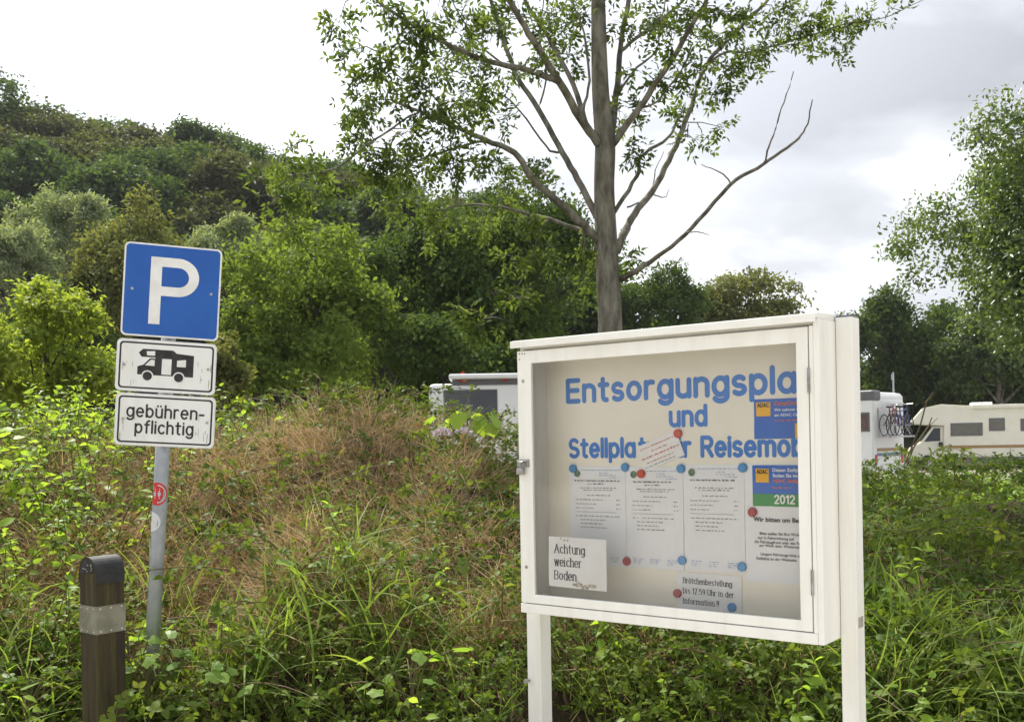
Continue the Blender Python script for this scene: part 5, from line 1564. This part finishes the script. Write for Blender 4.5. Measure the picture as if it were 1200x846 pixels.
# lime green weeds: left side and bottom edge
lv = Leaves(); stems = bmesh.new()
X, Y = sample_xy(3000, 3.85, 9.4, 1.5)
dry, lime = zone_weights(X, Y)
ok = keep_clear(X, Y) & (rb.random(len(X)) < 1.1 * lime + .06 * (Y < 5.2)); X, Y = X[ok], Y[ok]
for x, y in zip(X, Y):
    z0 = float(canopy(np.array(x), np.array(y))) - .22
    H = rb.uniform(.26, .62); tx, ty = rb.normal(0, .17), rb.normal(0, .17)
    tube(stems, [(x, y, z0), (x + tx * .5, y + ty * .5, z0 + H * .5), (x + tx, y + ty, z0 + H)], [.004, .003, .002], 4, False)
    m_ = int(H / .028)
    t = np.repeat(np.linspace(.2, 1, max(2, m_ // 2)), 2); n_ = len(t)
    P = np.stack([x + tx * t, y + ty * t, z0 + H * t], 1)
    a = np.repeat(np.arange(n_ // 2) * 1.57, 2) + np.tile([0, math.pi], n_ // 2) + rb.normal(0, .7, n_) + rb.uniform(0, 6.28)
    D = np.stack([np.cos(a), np.sin(a), rb.uniform(-.6, .6, n_)], 1)
    Nn = np.array([0, -.2, 1.0]) + rb.normal(size=(n_, 3)) * .55
    P = P + rb.normal(size=(n_, 3)) * .012
    sz = rb.uniform(.05, .125) * (1.15 - .6 * t) * rb.uniform(.7, 1.25, n_)
    lv.add(P, D, Nn, sz, sz * .5, .5 + rb.normal(0, .2) + rb.normal(0, .1, n_), 'ovate')
o = lv.obj('weed_leaves', 'leaf_lime'); tag(o, 'lime green weeds thick on the left of the bank', 'weeds', kind='stuff')
o = bm_obj('weed_stems', stems, 'cane'); tag(o, 'thin stems of the lime green weeds', 'weeds', kind='stuff')

# broad-leaved plants one can tell apart: every leaf a part
def lobed_leaf(seed, lob=5):
    rng = random.Random(seed)
    bm = bmesh.new()
    c = bm.verts.new((0, .40, .03))
    ring = []
    n = 18
    for k in range(n):
        t = 2 * math.pi * k / n - math.pi / 2
        r = .46 * (1 + .16 * math.cos(lob * (t - math.pi / 2)) + rng.uniform(-.04, .04))
        if k == 0: r *= .75
        x, y = r * math.cos(t) * .95, .45 + r * math.sin(t) * 1.08
        ring.append(bm.verts.new((x, y, -.10 * (x * x * 2 + (y - .4) ** 2) + rng.uniform(-.015, .015) + .05 * abs(x))))
    for k in range(n): bm.faces.new((c, ring[k], ring[(k + 1) % n]))
    me = bpy.data.meshes.new('leaf'); bm.to_mesh(me); bm.free()
    at_ = me.attributes.new('rnd', 'FLOAT', 'POINT'); v = rng.uniform(.1, .95)
    at_.data.foreach_set('value', [v] * len(me.vertices))
    return me
leaf_var = {}
for mat in ('leaf_broad', 'leaf_lime'):
    leaf_var[mat] = [lobed_leaf(s, 3 + s % 3) for s in range(6)]
    for me in leaf_var[mat]: me.materials.append(MATS[mat])
def broad_plant(label, px, py, Y, n, size, height, spread, mat='leaf_broad', drop=(-.75, .15), name='broad_leaved_weed'):
    c = at(px, py, Y)
    z = float(canopy(np.array(c.x), np.array(c.y))) - .30
    root = empty(name, (c.x, c.y, max(z, 0)))
    tag(root, label, 'plant', 'broad-leaved weeds on the bank')
    z0 = max(z, 0); H = c.z - z0
    bm = bmesh.new()
    rr = rb
    tube(bm, [(0, 0, -.05), (rr.normal(0, .02), 0, H * .5), (0, 0, H)], [.006, .005, .003], 5)
    items = []
    for k in range(n):
        a = rr.uniform(0, 6.283); rad = spread * math.sqrt(rr.uniform(.05, 1)); h = H + rr.uniform(-height, height) * .6
        p = Vector((rad * math.cos(a), rad * math.sin(a), h))
        s0 = Vector((0, 0, H * rr.uniform(.45, .95)))
        tube(bm, [s0, (s0 + p) / 2 + Vector((0, 0, .03)), p], [.003, .0025, .002], 4, False)
        items.append((p, a))
    bm_obj('stem', bm, 'cane', root)
    for p, a in items:
        o = bpy.data.objects.new('leaf', leaf_var[mat][int(rr.integers(0, 6))]); COL.objects.link(o); o.parent = root
        o.location = p
        s = size * rr.uniform(.65, 1.15); o.scale = (s, s, s)
        o.rotation_euler = (rr.uniform(*drop), rr.normal(0, .3), a - math.pi / 2 + rr.normal(0, .5))
for a in (('bright broad-leaved weed low in the middle of the bank', 360, 668, 4.9, 9, .095, .10, .14),
          ('leafy weed at the bottom edge left of the board post', 480, 780, 4.25, 16, .075, .12, .22),
          ('small broad-leaved weed at the bottom, right of the bollard', 250, 790, 4.2, 12, .075, .12, .20),
          ('broad-leaved weed at the bottom edge under the middle of the board', 790, 800, 4.55, 16, .080, .12, .22),
          ('broad-leaved weed under the left half of the board', 720, 770, 4.75, 14, .075, .12, .22),
          ('bright broad-leaved weed at the bottom beside the right post', 905, 815, 4.4, 16, .085, .12, .20),
          ('broad-leaved weed close to the foot of the left post', 655, 800, 4.8, 12, .075, .12, .20),
          ('small bright shoots right of the right post near the bottom', 1040, 800, 4.3, 12, .070, .14, .20),
          ('broad-leaved weed in the shade at the lower right', 1120, 760, 4.6, 14, .070, .14, .25),
          ('pale green weed on the bank beside the leaning sign post', 215, 745, 4.6, 9, .065, .10, .15),
          ('dark leafy weed in front of the foot of the sign post', 172, 768, 4.25, 16, .07, .12, .16),
          ('leafy weed just left of the sign post foot', 150, 745, 4.35, 12, .065, .12, .14),
          ('leafy weed in the lower left corner', 30, 800, 4.2, 14, .075, .14, .22)):
    broad_plant(*a)
broad_plant('tall lime green shoot on the crest of the bank', 385, 478, 8.3, 14, .10, .22, .10, 'leaf_lime', name='lime_shoot')
broad_plant('large lime leaves hanging in front of the white motorhome', 548, 490, 8.0, 22, .15, .12, .36, 'leaf_lime', drop=(-1.5, -.6), name='lime_climber')
broad_plant('lime green shoot at the crest left of the board', 345, 500, 8.0, 12, .09, .15, .16, 'leaf_lime', name='lime_shoot')
broad_plant('bright leafy shoot at the left edge of the bank', 60, 520, 7.2, 22, .10, .25, .32, 'leaf_lime', name='lime_shoot')
broad_plant('bright leafy shoot left of the white plates', 105, 515, 7.4, 18, .09, .2, .25, 'leaf_lime', name='lime_shoot')
# pale flower heads below the lime leaves
for px, lab in ((519, 'left one of two pale pink flower heads before the motorhome'), (543, 'right one of two pale pink flower heads before the motorhome')):
    c = at(px, 506, 7.65)
    z0 = float(canopy(np.array(c.x), np.array(c.y))) - .2
    f_ = empty('flower_head', (c.x, c.y, z0)); tag(f_, lab, 'flower', 'pale flower heads')
    bm_obj('stem', tube(bmesh.new(), [(0, 0, -.05), (0, 0, c.z - z0)], .004, 5), 'cane', f_)
    n_ = 110; d = rand_dir(n_, rb); d[:, 2] = np.abs(d[:, 2])
    lv = Leaves(); lv.add(np.array([0, 0, c.z - z0 - .03]) + d * np.array([.055, .04, .04]), d + rb.normal(size=(n_, 3)) * .5, rb.normal(size=(n_, 3)), .035, .026, np.full(n_, .5))
    lv.obj('petals', 'petal', f_)

# weeds and shrubs between the bank and the motorhomes on the right
lv = Leaves()
n_ = 26000
Y = rb.uniform(9.5, 26, n_); X = (rb.uniform(960, 1300, n_) - 600) / F_PX * Y
hgt = np.interp(Y, [9.5, 14, 26], [.7, .75, .5]) * (.55 + .9 * vnoise(X * .9, Y * .7, 41))
Z = hgt * np.sqrt(rb.random(n_))
P = np.stack([X, Y, Z], 1)
lv.add(P, rand_dir(n_, rb) + np.array([0, 0, .3]), np.array([0, 0, .8]) + rb.normal(size=(n_, 3)) * .6, rb.uniform(.05, .10, n_), rb.uniform(.03, .05, n_), .45 + (vnoise(X, Y, 42) - .5) * .9 + rb.normal(0, .15, n_))
o = lv.obj('rough_weeds', 'leaf_broad'); tag(o, 'rough green weeds between the bank and the cream motorhome', 'weeds', kind='stuff')
# two bare stalks standing before the cream motorhome
for pts, lab in (([(1060, 545, 12), (1078, 500, 12), (1086, 470, 12), (1094, 459, 12)], 'taller bare brown stalk in front of the cream motorhome'),
                 ([(1062, 548, 11.6), (1070, 525, 11.6), (1088, 500, 11.6), (1092, 489, 11.6)], 'shorter bare brown stalk in front of the cream motorhome')):
    q0 = at(*pts[0]); r_ = empty('bare_stalk', (q0.x, q0.y, 0)); tag(r_, lab, 'stalk', 'bare stalks')
    P = [Vector((-.05, 0, -.05))] + [at(*p) - Vector((q0.x, q0.y, 0)) for p in pts]
    bm_obj('stem', tube(bmesh.new(), P, [.012, .011, .010, .009, .006], 6), 'cane', r_)
    bm = bmesh.new(); tube(bm, [P[3], P[3] + Vector((.12, .02, .10))], [.005, .003], 5); bm_obj('side_twig', bm, 'cane', r_)

# ================================================================== HAZE
hm = bpy.data.materials.new('haze_air'); hm.use_nodes = True
n, l = hm.node_tree.nodes, hm.node_tree.links
n.clear()
pv = N(n, 'ShaderNodeVolumePrincipled', in_Density=0.00026, in_Anisotropy=0.2)
pv.inputs['Color'].default_value = (0.93, 0.96, 1.0, 1)
ho = N(n, 'ShaderNodeOutputMaterial')
l.new(pv.outputs['Volume'], ho.inputs['Volume'])
MATS['haze_air'] = hm
hz_ = bm_obj('haze', nbox(-1600, 1600, -1600, 1600, -2.0, 62.0), 'haze_air')
tag(hz_, 'thin pale summer haze in the air over the whole place', 'haze', kind='stuff')
